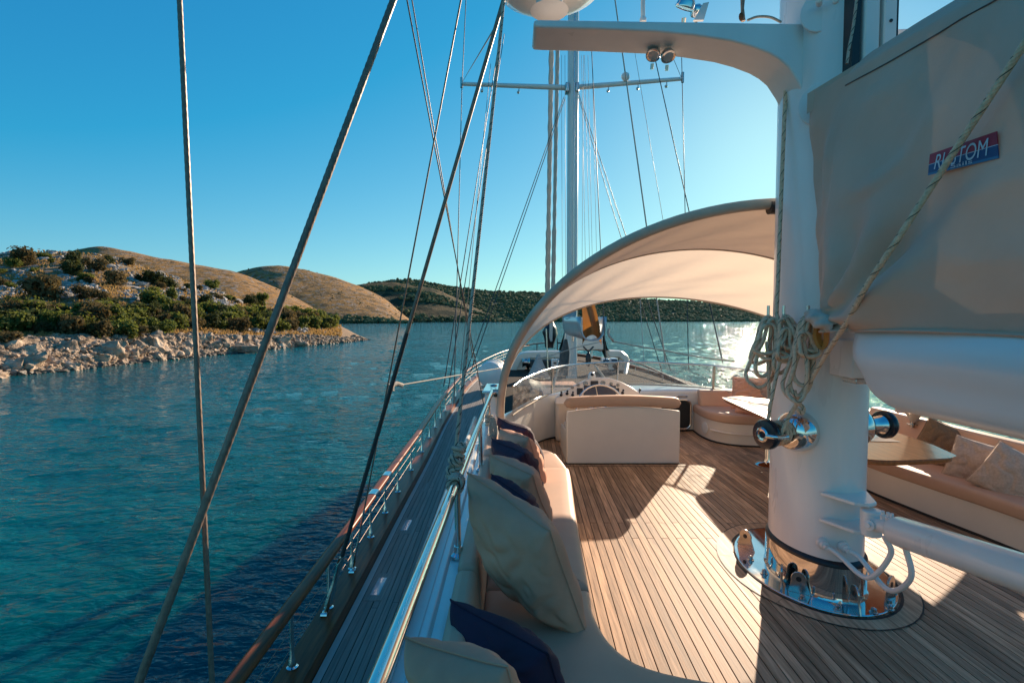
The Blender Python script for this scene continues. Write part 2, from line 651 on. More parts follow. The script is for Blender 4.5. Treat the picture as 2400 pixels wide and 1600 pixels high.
# ------------------------------------------------------------------ land materials
def land_mat(name, grass, grass2, rock, rock_amt, scrub, scrub_amt, sc=1., bump=.6, bdist=.3, shore=None):
    m = bpy.data.materials.new(name)
    m.use_nodes = True
    N, L = m.node_tree.nodes, m.node_tree.links
    b = N['Principled BSDF']
    b.inputs['Roughness'].default_value = .95
    b.inputs['Specular IOR Level'].default_value = .1
    tc = N.new('ShaderNodeTexCoord')
    def nz(s, d=6, r=.6, dist=0.):
        n = N.new('ShaderNodeTexNoise')
        n.inputs['Scale'].default_value = s * sc
        n.inputs['Detail'].default_value = d
        n.inputs['Roughness'].default_value = r
        n.inputs['Distortion'].default_value = dist
        L.new(tc.outputs['Object'], n.inputs['Vector'])
        return n.outputs[0]
    def ramp(x, lo, hi):
        q = N.new('ShaderNodeMapRange')
        q.inputs[1].default_value = lo
        q.inputs[2].default_value = hi
        L.new(x, q.inputs[0])
        return q.outputs[0]
    def mix(f, a, bb):
        q = N.new('ShaderNodeMix')
        q.data_type = 'RGBA'
        L.new(f, q.inputs[0])
        for i, x in ((6, a), (7, bb)):
            if isinstance(x, tuple):
                q.inputs[i].default_value = (*x, 1)
            else:
                L.new(x, q.inputs[i])
        return q.outputs[2]
    c = mix(ramp(nz(.12), .35, .65), grass, grass2)
    c = mix(ramp(nz(.55, 8, .7), .62 - rock_amt, .68 - rock_amt), c, rock)
    c = mix(ramp(nz(.28, 7, .68, .5), .64 - scrub_amt, .70 - scrub_amt), c, scrub)
    if shore:
        ge = N.new('ShaderNodeNewGeometry')
        sp = N.new('ShaderNodeSeparateXYZ')
        L.new(ge.outputs['Position'], sp.inputs[0])
        ad = N.new('ShaderNodeMath')
        ad.operation = 'MULTIPLY_ADD'
        ad.inputs[1].default_value = 1.6
        L.new(nz(.4, 5), ad.inputs[0])
        L.new(sp.outputs[2], ad.inputs[2])
        c = mix(ramp(ad.outputs[0], SEA + 4.6, SEA + 3.6), c, shore)
        c = mix(ramp(ad.outputs[0], SEA + 1.35, SEA + .95), c, (.06, .045, .03))
    L.new(c, b.inputs['Base Color'])
    bp = N.new('ShaderNodeBump')
    bp.inputs['Strength'].default_value = bump
    bp.inputs['Distance'].default_value = bdist
    L.new(nz(1.1, 9, .7), bp.inputs['Height'])
    L.new(bp.outputs[0], b.inputs['Normal'])
    return m
M['headland'] = land_mat('headland_ground', (.24, .14, .055), (.32, .20, .09), (.34, .31, .28), .10, (.10, .08, .04), .02, 1.4, 1., .5, (.34, .235, .155))
M['hill_grass'] = land_mat('dry_grass_hill', (.42, .21, .062), (.32, .17, .06), (.30, .24, .19), .11, (.16, .10, .045), .13, .26, 1., 1.8)
M['hill_scrub'] = land_mat('scrub_hill', (.18, .115, .05), (.10, .08, .04), (.16, .13, .09), .04, (.03, .04, .022), .16, .14, .9, 3.)
M['hill_wood'] = land_mat('wooded_hill', (.14, .15, .085), (.16, .16, .09), (.2, .17, .1), .05, (.11, .13, .08), .14, .16, 1., 4.)
M['rock'] = mat('pale_limestone', (.30, .265, .23), .9, var=.35, vs=1.6, rand=.2, bump=1., bs=3.5, bdist=.16, detail=8, spec=.15, col2=(.42, .39, .36))
M['rock_shore'] = mat('tan_shore_limestone', (.33, .22, .14), .9, var=.4, vs=1.3, rand=.3, bump=1., bs=3.5, bdist=.2, detail=8, spec=.15, col2=(.46, .345, .25))
M['rock_wet'] = mat('wet_tide_rock', (.085, .065, .045), .6, var=.3, vs=2., bump=.8, bs=3., bdist=.1)
M['leaf_green'] = mat('maquis_leaves', (.085, .105, .026), .75, var=.4, vs=.9, rand=.25, col2=(.13, .14, .035), spec=.2, transl=.35, tcol=(.22, .24, .04))
M['leaf_dark'] = mat('dark_juniper_leaves', (.050, .060, .022), .8, var=.4, vs=.9, rand=.25, spec=.15, transl=.25, tcol=(.11, .12, .03))
M['leaf_brown'] = mat('dry_shrub_leaves', (.12, .092, .045), .85, var=.35, vs=.9, rand=.25, spec=.1, transl=.3, tcol=(.2, .14, .05))
M['bark'] = mat('grey_bark', (.11, .09, .07), .9, var=.3, vs=20, bump=.6)

# ------------------------------------------------------------------ the rocky headland to port
HE = H - SEA
WATER_Y = [(-900, 1010), (-300, 930), (0, 883), (100, 874), (200, 864), (300, 853), (400, 842), (500, 832), (600, 822), (700, 812), (800, 803), (866, 796.5)]
SKY_Y = [(-900, 560), (-300, 580), (0, 594), (70, 590), (150, 592), (250, 600), (310, 614), (400, 645), (470, 668), (540, 690), (610, 712), (700, 728), (760, 748), (800, 764), (840, 785), (866, 795.5)]
DEPTH = [(-900, 60), (0, 66), (300, 60), (500, 48), (700, 34), (800, 18), (866, 2)]
# cumulative rise in the picture against distance inland
GT = [(0, 0), (.03, .13), (.07, .25), (.11, .30), (.25, .46), (.45, .66), (.7, .86), (1, 1)]

def head_pt(x, t):
    yw = smooth(WATER_Y, x)
    ys = smooth(SKY_Y, x)
    dw = F * HE / (yw - 747)
    dd = smooth(DEPTH, x)
    D = dw + dd * t
    if t <= 1:
        y = yw + (ys - yw) * interp(GT, t)
        z = HE - (y - 747) / F * D
    else:
        zt = HE - (ys - 747) / F * (dw + dd)
        z = zt * max(0, 1 - (t - 1) * 1.1) ** .8
    return Vector(((x - 1200) / F * D, D, SEA + z)), z

def rough(p, amp=1.):
    q = p * .32
    a = noise.noise(q) * 1.0 + noise.noise(q * 2.3) * .55
    c = noise.cell_vector(p * .55).x - .5
    v = noise.voronoi(p * .5)[0]
    b = (v[1] - v[0])
    return amp * (a * .55 + (b - .35) * .9)

def build_headland():
    mb = MB()
    nx, nt = 300, 120
    def fn(u, w):
        x = -880 + (866 + 880) * u
        t = w * w * 1.9 if w < .5 else .475 + (w - .5) * 2.6 * (1.0 + 0 * w)
        t = (w ** 1.6) * 1.75
        p, z = head_pt(x, t)
        fade = min(1, dd_(x) / 30)
        rockband = max(0, 1 - abs(t - .04) / .08)
        k = (.28 + 2.1 * rockband) * min(1, .15 + t * 26) * fade
        return p + Vector((0, -.35, 1)) * rough(p, k) + Vector((0, 0, -.25 if t < .002 else 0))
    def dd_(x):
        return smooth(DEPTH, x)
    mb.grid(fn, nx, nt)
    # drop skirt under water
    o = mb.build('headland', M['headland'], org=(-40, 70, SEA), angle=180)
    tag(o, 'low rocky headland with dry grass across the water to port', None, None, 'structure')
    return o
build_headland()

def find_t(x, y):
    yw = smooth(WATER_Y, x)
    ys = smooth(SKY_Y, x)
    g = (y - yw) / (ys - yw)
    g = max(0, min(1, g))
    for (t0, g0), (t1, g1) in zip(GT, GT[1:]):
        if g <= g1:
            return t0 + (t1 - t0) * (g - g0) / (g1 - g0)
    return 1.

def on_head(x, y):
    p, z = head_pt(x, find_t(x, y))
    return p

# boulders: jagged rock shapes, mesh data shared
def rock_mesh(name, seed, m, sub=2, sharp=True):
    bm = bmesh.new()
    bmesh.ops.create_icosphere(bm, subdivisions=sub, radius=1)
    rnd = random.Random(seed)
    off = Vector((rnd.random() * 50, rnd.random() * 50, rnd.random() * 50))
    # plane cuts give flat broken faces
    for k in range(9):
        n = Vector((rnd.gauss(0, 1), rnd.gauss(0, 1), rnd.gauss(0, 1))).normalized()
        d = rnd.uniform(.52, .8)
        for v in bm.verts:
            e = v.co.dot(n) - d
            if e > 0:
                v.co -= n * e * .9
    for v in bm.verts:
        v.co *= 1 + .30 * noise.noise(v.co * 1.7 + off) + (.45 * (abs(noise.noise(v.co * 2.6 + off)) - .2) + .14 * noise.noise(v.co * 6 + off) if sub > 1 else .15 * noise.noise(v.co * 4 + off))
    me = bpy.data.meshes.new(name)
    bm.to_mesh(me)
    bm.free()
    me.materials.append(m)
    me.polygons.foreach_set('use_smooth', [True] * len(me.polygons))
    me.set_sharp_from_angle(angle=R(28))
    return me

shore_meshes = [rock_mesh('boulder', 10 + i, M['rock_shore'], 3) for i in range(7)]
def boulder(p, s, rnd, label, group, me=None):
    o = bpy.data.objects.new('boulder', me or shore_meshes[rnd.randrange(7)])
    COL.objects.link(o)
    o.location = p
    o.rotation_euler = (rnd.uniform(-.5, .5), rnd.uniform(-.5, .5), rnd.uniform(0, 6.3))
    o.scale = (s * rnd.uniform(.8, 1.35), s * rnd.uniform(.8, 1.25), s * rnd.uniform(.65, 1.15))
    tag(o, label, 'boulder', group)
    return o

def zone(x):
    for lim, w in ((95, 'at the far left edge'), (190, 'below the bare hilltop'), (300, 'below the paired dark bushes'), (415, 'left of the thin wire'),
                   (515, 'right of the thin wire'), (610, 'beside the stone landing'), (700, 'right of the thick shroud'), (790, 'towards the point')):
        if x < lim:
            return w
    return 'at the tip of the point'
rnd = random.Random(5)
x = -20.
SZ_W = ('small', 'mid-sized', 'large')
while x < 858:
    yw = smooth(WATER_Y, x)
    s0 = .82 if x < 700 else .6
    for row in range(4):
        t = (.003, .018, .036, .058)[row] * rnd.uniform(.75, 1.25)
        if smooth(DEPTH, x) < 12 and row > 1:
            continue
        p, z = head_pt(x + rnd.uniform(-6, 6), t)
        f = rnd.choice((.45, .6, .75, .9, 1.1, 1.5)) * rnd.uniform(.85, 1.15)
        w = SZ_W[0 if f < .75 else (1 if f < 1.05 else 2)]
        lv = ('on the waterline', 'just above the waterline', 'halfway up the low cliff', 'under the shrubs')[row]
        lb = '%s craggy tan boulder %s %s' % (w, lv, zone(x))
        boulder(p + Vector((0, 0, -.15)), s0 * f, rnd, lb, 'shore boulders ' + lv + ' ' + zone(x))
    D = F * HE / (yw - 747)
    x += 1.38 * s0 * F / D * rnd.uniform(.75, 1.1)

def joined_rocks(name, spots, m, seed, label):
    base = []
    for k in range(4):
        me = rock_mesh('tmp_rock', 100 + seed + k, m, sub=1)
        base.append(([v.co.copy() for v in me.vertices], [tuple(p.vertices) for p in me.polygons]))
        bpy.data.meshes.remove(me)
    rr = random.Random(seed)
    mb = MB()
    for p, s in spots:
        vs, fs = base[rr.randrange(4)]
        rot = Matrix.Rotation(rr.uniform(0, 6.3), 3, 'Z') @ Matrix.Rotation(rr.uniform(-.4, .4), 3, 'X')
        sc = Vector((s * rr.uniform(.8, 1.5), s * rr.uniform(.8, 1.3), s * rr.uniform(.45, .95)))
        mb.add([p + rot @ Vector((v.x * sc.x, v.y * sc.y, v.z * sc.z)) for v in vs], fs)
    o = mb.build(name, m, angle=28, org=(-40, 70, SEA))
    tag(o, label, None, None, 'stuff')
    return o

# limestone outcrops on the upper slope, the smaller rubble of the shore
spots = []
rr = random.Random(9)
for k in range(8500):
    x = rr.uniform(-60, 720)
    ys = smooth(SKY_Y, x)
    yw = smooth(WATER_Y, x)
    y = rr.uniform(ys - 1, lerp(ys, yw, .62))
    n1 = noise.noise(Vector((x * .013, y * .03, 3.))) + .5 * noise.noise(Vector((x * .04, y * .08, 8.)))
    if n1 < .0:
        continue
    p = on_head(x, y)
    spots.append((p + Vector((0, 0, rr.uniform(-.15, .1))), rr.uniform(.15, .6) * (1 if rr.random() < .88 else 1.7)))
joined_rocks('limestone_outcrop', spots, M['rock'], 3, 'broken grey limestone outcrops over the upper slope of the headland')
spots = []
for k in range(3400):
    x = rr.uniform(-60, 850)
    t = rr.uniform(.002, .10) * (1 if smooth(DEPTH, x) > 12 else 3)
    p, z = head_pt(x, t)
    spots.append((p + Vector((0, 0, rr.uniform(-.1, .25))), rr.uniform(.16, .55)))
joined_rocks('shore_rubble', spots, M['rock_shore'], 4, 'small broken rocks between the shore boulders')
spots = []
for k in range(900):
    x = rr.uniform(-60, 864)
    p, z = head_pt(x, 0)
    spots.append((p + Vector((rr.uniform(-.3, .3), rr.uniform(-.6, .1), rr.uniform(-.25, .12))), rr.uniform(.3, .6)))
joined_rocks('tide_rock', spots, M['rock_wet'], 5, 'dark wet rocks at the tide line of the headland')

# dry grass tufts between the stones
M['straw'] = mat('dry_grass_blades', (.30, .17, .06), .9, var=.4, vs=.6, col2=(.36, .24, .10), spec=.1, transl=.4, tcol=(.45, .28, .1))
mb = MB()
for k in range(9000):
    x = rr.uniform(-60, 800)
    ys, yw = smooth(SKY_Y, x), smooth(WATER_Y, x)
    y = rr.uniform(ys - 1, lerp(ys, yw, .72))
    if noise.noise(Vector((x * .02, y * .05, 11.))) < -.25:
        continue
    p = on_head(x, y)
    for q in range(3):
        a = rr.uniform(0, 3.14)
        w, h = rr.uniform(.06, .16), rr.uniform(.18, .5)
        e_ = Vector((math.cos(a) * w, math.sin(a) * w, 0))
        l_ = Vector((rr.uniform(-.15, .15), rr.uniform(-.15, .15), h))
        o_ = Vector((rr.uniform(-.2, .2), rr.uniform(-.2, .2), -.05))
        mb.add([p + o_ - e_, p + o_ + e_, p + o_ + e_ * .6 + l_, p + o_ - e_ * .5 + l_ * .8], [(0, 1, 2, 3)])
tag(mb.build('dry_grass', M['straw'], angle=0, org=(-40, 70, SEA)), 'dry straw-coloured grass over the stony slope of the headland', None, None, 'stuff')

# shrubs: leaf-clump crowns over a few stems
def bush_parts(seed, nleaf=850, leaf=.13):
    rnd = random.Random(seed)
    lobes = [(Vector((rnd.uniform(-.5, .5), rnd.uniform(-.5, .5), rnd.uniform(.2, .95))), rnd.uniform(.16, .42)) for _ in range(15)]
    lobes.append((Vector((0, 0, .35)), .55))
    mb = MB()
    for k in range(nleaf):
        c, r = lobes[rnd.randrange(len(lobes))]
        d = Vector((rnd.gauss(0, 1), rnd.gauss(0, 1), rnd.gauss(0, 1))).normalized()
        p = c + d * r * (rnd.uniform(.5, 1.12) if rnd.random() < .85 else rnd.uniform(1.1, 1.45))
        p.z = max(.03, p.z)
        n = (d + Vector((rnd.gauss(0, .6), rnd.gauss(0, .6), rnd.gauss(.2, .6)))).normalized()
        a = n.orthogonal().normalized()
        a = Matrix.Rotation(rnd.uniform(0, 6.3), 3, n) @ a
        b = n.cross(a)
        s = leaf * rnd.uniform(.5, 1.2)
        bend = n * s * .35
        mb.add([p - a * s, p - b * s * .5 + bend * .3, p + a * s, p + b * s * .5 + bend * .3], [(0, 1, 2, 3)])
    st = MB()
    for k in range(4):
        e = Vector((rnd.uniform(-.35, .35), rnd.uniform(-.35, .35), rnd.uniform(.5, .8)))
        st.tube([(0, 0, -.1), e * .5 + Vector((rnd.uniform(-.1, .1), 0, 0)), e], [.05, .035, .015], 5)
    return mb, st

protos = {}
for kind in ('leaf_green', 'leaf_dark', 'leaf_brown'):
    L_ = []
    for k in range(3):
        mb, st = bush_parts(hash_ := (len(protos) * 10 + k + 1), 1500 if kind != 'leaf_brown' else 1100)
        L_.append((mb.mesh('crown', M[kind], Vector((0, 0, 0)), 0), st.mesh('stem', M['bark'])))
    protos[kind] = L_

def shrub(p, s, kind, label, group, rnd):
    me, st = protos[kind][rnd.randrange(3)]
    e = thing('shrub', p, label, 'shrub', group)
    e.rotation_euler = (0, 0, rnd.uniform(0, 6.3))
    e.scale = (s * rnd.uniform(.9, 1.35), s * rnd.uniform(.9, 1.35), s * rnd.uniform(.9, 1.35))
    for nm, m_ in (('crown', me), ('stem', st)):
        o = bpy.data.objects.new(nm, m_)
        COL.objects.link(o)
        o.parent = e
    return e

rnd = random.Random(21)
# the thicket above the rocks
BAND_TOP = [(-60, 735), (100, 725), (200, 720), (260, 700), (330, 690), (400, 678), (480, 688), (560, 708), (640, 718), (720, 722), (770, 742)]
BAND_BOT = [(-60, 800), (0, 800), (100, 792), (200, 800), (290, 808), (360, 800), (450, 782), (560, 790), (640, 786), (720, 782), (785, 778)]
nb = 0
for row in range(5):
    x = -55.
    while x < 782:
        yt, yb = smooth(BAND_TOP, x), smooth(BAND_BOT, x)
        f = (row + rnd.uniform(.1, .9)) / 5
        y = lerp(yb - 10, yt + 22, f)
        p = on_head(x + rnd.uniform(-8, 8), y)
        s = rnd.uniform(1.2, 2.1) * (1.0 if row else .85)
        if x > 600:
            s *= 1.15
        q = rnd.random()
        kind = 'leaf_green' if q < .48 else ('leaf_dark' if q < .75 else 'leaf_brown')
        lv = ('at the foot of', 'low in', 'midway up', 'high in', 'on top of')[row]
        cw = {'leaf_green': 'olive green', 'leaf_dark': 'dark', 'leaf_brown': 'dry brown'}[kind]
        sw_ = 'big' if s > 1.65 else 'small'
        lab = '%s %s shrub %s the thicket %s' % (sw_, cw, lv, zone(x))
        grp = '%s thicket shrubs %s' % (cw, zone(x))
        shrub(p + Vector((0, 0, -.15)), s, kind, lab, grp, rnd)
        nb += 1
        x += rnd.uniform(21, 38) * (1.0 if row < 4 else 1.4)
# single shrubs among the outcrops: (x, y of the foot, size in px of half width, kind, what sets it apart)
for (x, y, hw, kind, lab) in [
        (62, 622, 26, 'leaf_brown', 'tall dark brown bush breaking the skyline at the far left crest'),
        (42, 626, 17, 'leaf_green', 'bright green bush at the foot of the tall crest bush'),
        (110, 607, 13, 'leaf_green', 'small green bush on the crest beside the tall brown one'),
        (178, 622, 22, 'leaf_dark', 'round dark bush just below the crest rocks'),
        (262, 618, 17, 'leaf_dark', 'left of two dark bushes under the brown hilltop'),
        (306, 622, 19, 'leaf_brown', 'right of two dark bushes under the brown hilltop'),
        (178, 646, 24, 'leaf_dark', 'dark bush in the grey outcrop, beside a green one'),
        (205, 660, 17, 'leaf_green', 'green bush lying against the grey outcrop'),
        (228, 636, 26, 'leaf_brown', 'wide brown bush below the crest rocks'),
        (100, 702, 44, 'leaf_brown', 'widest brown bush of the middle slope over pale rocks'),
        (276, 668, 24, 'leaf_brown', 'brown bush in the middle of the stony slope'),
        (350, 664, 24, 'leaf_dark', 'left of a pair of dark bushes left of the thin steel wire'),
        (395, 672, 22, 'leaf_dark', 'right of a pair of dark bushes left of the thin steel wire'),
        (128, 728, 9, 'leaf_green', 'tiny green bush alone between the pale boulders'),
        (35, 722, 18, 'leaf_dark', 'dark bush at the left among the pale boulders'),
        (360, 690, 15, 'leaf_green', 'green bush on the slope above the thicket'),
        (502, 672, 16, 'leaf_green', 'round green bush on the ridge right of the thin steel wire'),
        (200, 702, 26, 'leaf_brown', 'brown bush between the wide one and the thicket'),
        (240, 712, 24, 'leaf_brown', 'rust brown bush above the dark thicket'),
        (588, 714, 16, 'leaf_dark', 'left bush of the pair on the low ridge by the thick shroud'),
        (612, 716, 20, 'leaf_green', 'right bush of the pair on the low ridge by the thick shroud'),
        (10, 640, 10, 'leaf_green', 'small green bush at the left edge below the crest'),
        (18, 812, 26, 'leaf_brown', 'brown bush hanging over the rocks at the far left')]:
    p = on_head(x, y)
    s = hw / F * p.y / .95
    shrub(p + Vector((0, 0, -.1)), s, kind, lab, 'single shrubs on the stony slope', rnd)

rnd = random.Random(77)
for k in range(34):
    x = rnd.uniform(-20, 700)
    ys, yt = smooth(SKY_Y, x), smooth(BAND_TOP, x)
    y = rnd.uniform(ys + 14, max(ys + 20, yt + 6))
    kind = rnd.choice(('leaf_brown', 'leaf_brown', 'leaf_dark', 'leaf_green'))
    cw = {'leaf_green': 'green', 'leaf_dark': 'dark', 'leaf_brown': 'brown'}[kind]
    hgt = 'near the crest' if y < lerp(ys, yt, .35) else ('midway up the slope' if y < lerp(ys, yt, .7) else 'above the thicket')
    shrub(on_head(x, y) + Vector((0, 0, -.1)), rnd.uniform(.5, 1.1), kind, 'low straggling %s scrub bush %s %s' % (cw, hgt, zone(x)), 'straggling %s bushes on the slope' % cw, rnd)

# a small stone landing under the thicket
mb = MB()
a = on_head(560, 824)
mb.box(a + Vector((1.2, -.6, .45)), (4.6, 1.6, 1.0))
tag(mb.build('stone_quay', M['rock_shore'], bevel=.08), 'flat squared stone landing among the shore boulders', 'quay')

# ------------------------------------------------------------------ hills beyond
def hill(name, prof, base, D0, D1, m, label, lump=1., nu=150, nt=36, seed=0):
    mb = MB()
    x0, x1 = prof[0][0], prof[-1][0]
    def fn(u, w):
        x = lerp(x0, x1, u)
        t = w * 1.5
        d0 = D0(x) if callable(D0) else D0
        d1 = D1(x) if callable(D1) else D1
        ys = smooth(prof, x)
        zt = HE + (747 - ys) / F * d1
        if t <= 1:
            D = lerp(d0, d1, t)
            z = zt * (1 - (1 - t) ** 1.35) * .55 + zt * t * .45
        else:
            D = lerp(d0, d1, t)
            z = zt * max(0, 1 - (t - 1) ** 2 * 2.2)
        p = Vector(((x - 1200) / F * D, D, SEA + z))
        n = noise.fractal(Vector((p.x, p.y, seed)) * .018, 1., 2., 5)
        k = lump * min(t * 3, 1) * (zt / 30)
        return p + Vector((0, 0, n * k - (1.5 if t == 0 else 0)))
    mb.grid(fn, nu, nt)
    o = mb.build(name, m, org=(0, (D0 if not callable(D0) else D0(x0)), SEA), angle=180)
    tag(o, label, None, None, 'structure')
    return fn

hills = {}
hills['far'] = hill('wooded_hill', [(760, 700), (850, 668), (900, 661), (960, 657), (1010, 664), (1060, 674), (1122, 682), (1250, 687), (1320, 691), (1450, 698), (1530, 703), (1640, 710), (1725, 722), (1790, 738), (1850, 750)], 0, 900, 1250, M['hill_wood'],
     'long dark green wooded ridge across the bay', 1.5, 200, 40, 1)
hills['c'] = hill('scrub_hill', [(640, 752), (760, 690), (840, 668), (900, 662), (960, 667), (1010, 676), (1060, 695), (1110, 716), (1160, 735), (1200, 751)], 0, 780, 1000, M['hill_scrub'],
     'brown scrub hill between the grassy hill and the wooded ridge', 1.2, 120, 36, 2)
hills['a'] = hill('grass_hill', [(-500, 640), (-200, 610), (60, 612), (130, 600), (190, 586), (250, 582), (310, 590), (400, 608), (470, 622), (560, 640), (680, 690), (780, 740)], 0, 430, 640, M['hill_grass'],
     'bare tan hilltop behind the headland', .7, 120, 36, 3)
hills['b'] = hill('grass_hill', [(380, 735), (470, 660), (530, 643), (590, 629), (640, 624), (690, 628), (740, 638), (800, 655), (860, 678), (905, 702), (935, 728), (965, 752)], 0, 560, 780, M['hill_grass'],
     'round golden grass hill in the middle of the far shore', .9, 130, 40, 4)

def wood(name, n, fnp, size, m, label, seed):
    bm = bmesh.new()
    bmesh.ops.create_icosphere(bm, subdivisions=1, radius=1)
    vs = [v.co.copy() for v in bm.verts]
    fs = [tuple(v.index for v in f.verts) for f in bm.faces]
    bm.free()
    rr = random.Random(seed)
    mb = MB()
    k = 0
    while k < n:
        p = fnp(rr)
        if p is None:
            continue
        k += 1
        s = size * rr.uniform(.6, 1.4)
        sx = s * rr.uniform(.8, 1.4)
        mb.add([p + Vector((v.x * sx, v.y * sx, v.z * s * .9 + s * .4)) * (1 + rr.uniform(-.2, .2)) for v in vs], fs)
    o = mb.build(name, m, angle=0, org=(0, 700, SEA))
    tag(o, label, None, None, 'stuff')
M['wood'] = mat('far_woodland', (.13, .15, .075), .9, var=.35, vs=.06, col2=(.19, .19, .09), spec=.1, transl=.3, tcol=(.2, .22, .1))
def p_far(rr):
    u, w = rr.random(), rr.random() ** 1.3 * .69
    return hills['far'](u, w)
wood('woodland', 9000, p_far, 2.6, M['wood'], 'dark woodland covering the long ridge', 3)
def p_scr(rr):
    u, w = rr.random(), rr.random() * .69
    if noise.noise(Vector((u * 5, w * 7, 2.))) < .1 - (.35 if w < .08 else 0):
        return None
    return hills['c'](u, w)
wood('scrub_thicket', 1500, p_scr, 2.6, M['wood'], 'dark scrub patches on the brown hill', 5)
def p_shore(rr):
    u, w = rr.uniform(.62, 1), rr.random() ** 2 * .07
    if noise.noise(Vector((u * 30, 1., 1.))) < -.15:
        return None
    return hills['b'](u, w + .004)
wood('shoreline_trees', 260, p_shore, 2.2, M['wood'], 'low dark trees along the shore of the golden hill', 6)
def p_dots(rr):
    u, w = rr.random(), rr.uniform(.05, .68)
    if noise.noise(Vector((u * 6, w * 6, 5.))) < .12:
        return None
    return hills['b'](u, w) if rr.random() < .7 else hills['a'](u, w)
wood('hill_scrub_dots', 170, p_dots, .8, M['wood'], 'scattered low scrub over the golden hills', 7)

# ------------------------------------------------------------------ the yacht: hull, decks, house
HX = [(-4, -1.0), (0, -1.24), (2.4, -1.295), (3.7, -1.314), (5.4, -1.35), (7.5, -1.38), (10.35, -1.45), (14, -1.42),
      (16.2, -1.30), (19, -.95), (22.4, -.2), (24.5, .75), (26, 2.03)]
def hx(Y):
    return smooth(HX, Y)
def sheer(Y):
    return .45 * max(0, (Y - 3) / 23) ** 2
DECK = -.40
CAPZ = -.32
STA = [-4 + i * .5 for i in range(61)]

yacht = thing('yacht', (XC, 4, SEA), 'white sailing yacht with teak side deck, cream cockpit coaming and varnished bulwark', 'sailing yacht')

mb = MB()
for sgn in (1, -1):
    def fn(u, w, sgn=sgn):
        Y = lerp(-4, 26, u)
        x = hx(Y) - .05
        fl = (1 - w)
        x = lerp(x, XC, (1 - fl) * (.10 + .25 * max(0, (Y - 14) / 12)))
        X = x if sgn > 0 else 2 * XC - x
        return (X, Y, lerp(CAPZ + sheer(Y) - .05, SEA - .4, w))
    mb.grid(fn, 60, 8)
mb.build('hull', M['white'], yacht, angle=60)

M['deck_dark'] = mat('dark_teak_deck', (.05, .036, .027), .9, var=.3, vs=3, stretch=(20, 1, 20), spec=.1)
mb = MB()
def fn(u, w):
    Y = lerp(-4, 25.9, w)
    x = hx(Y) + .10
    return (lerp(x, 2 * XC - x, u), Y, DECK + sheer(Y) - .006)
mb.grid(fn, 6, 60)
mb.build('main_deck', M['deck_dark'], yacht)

# bulwark: inner face strip and the wide varnished covering board, both sides
for sgn in (1, -1):
    mb = MB()
    ring = []
    for Y in [y for y in STA if y <= 25.6]:
        x = hx(Y)
        z = CAPZ + sheer(Y)
        zd = DECK + sheer(Y) - .02
        prof = [(x - .065, z - .06), (x - .065, z), (x + .105, z), (x + .115, zd)]
        ring.append([Vector((px if sgn > 0 else 2 * XC - px, Y, pz)) for px, pz in prof])
    for a, b in zip(ring, ring[1:]):
        for k in range(3):
            mb.add([a[k], a[k + 1], b[k + 1], b[k]], [(0, 1, 2, 3)] if sgn > 0 else [(3, 2, 1, 0)])
    mb.build('bulwark_board', M['varnish'], yacht, angle=20)

# pale waterway strip beside the bulwark
M['waterway'] = mat('grey_waterway_paint', (.42, .42, .40), .5, var=.08)
mb = MB()
pts = [(hx(Y) + .118, hx(Y) + .165, Y, DECK + sheer(Y)) for Y in STA if Y <= 24]
for a, b in zip(pts, pts[1:]):
    mb.add([(a[0], a[2], a[3]), (a[1], a[2], a[3]), (b[1], b[2], b[3]), (b[0], b[2], b[3])], [(0, 1, 2, 3)])
mb.build('waterway', M['waterway'], yacht)

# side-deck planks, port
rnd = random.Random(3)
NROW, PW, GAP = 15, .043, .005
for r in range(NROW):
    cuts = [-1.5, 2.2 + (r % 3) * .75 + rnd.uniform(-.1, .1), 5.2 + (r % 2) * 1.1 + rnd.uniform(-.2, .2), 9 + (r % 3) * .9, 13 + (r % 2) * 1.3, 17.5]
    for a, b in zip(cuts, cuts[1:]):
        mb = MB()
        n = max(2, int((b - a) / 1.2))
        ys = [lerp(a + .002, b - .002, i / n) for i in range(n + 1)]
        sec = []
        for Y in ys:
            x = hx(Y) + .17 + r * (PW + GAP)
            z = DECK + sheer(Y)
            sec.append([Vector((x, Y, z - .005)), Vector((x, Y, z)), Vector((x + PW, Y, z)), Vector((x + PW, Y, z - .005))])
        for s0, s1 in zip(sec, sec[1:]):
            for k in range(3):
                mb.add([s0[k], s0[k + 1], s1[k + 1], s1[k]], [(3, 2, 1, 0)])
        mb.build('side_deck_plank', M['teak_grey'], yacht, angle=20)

# flush deck lights in the side deck
M['prism'] = mat('frosted_deck_glass', (.36, .42, .44), .12, var=.1, coat=.6)
for (px, py) in ((888, 1374), (953, 1231), (999, 1140), (1010, 1090)):
    p = on(px, py, DECK)
    mb = MB()
    mb.box((p.x, p.y, DECK + .001), (.15, .42, .006))
    fr = mb.build('deck_light_frame', M['teak_grey'], yacht, bevel=.003)
    mb = MB()
    mb.box((p.x, p.y, DECK + .004), (.07, .27, .006))
    mb.build('deck_light', M['prism'], fr, bevel=.002)

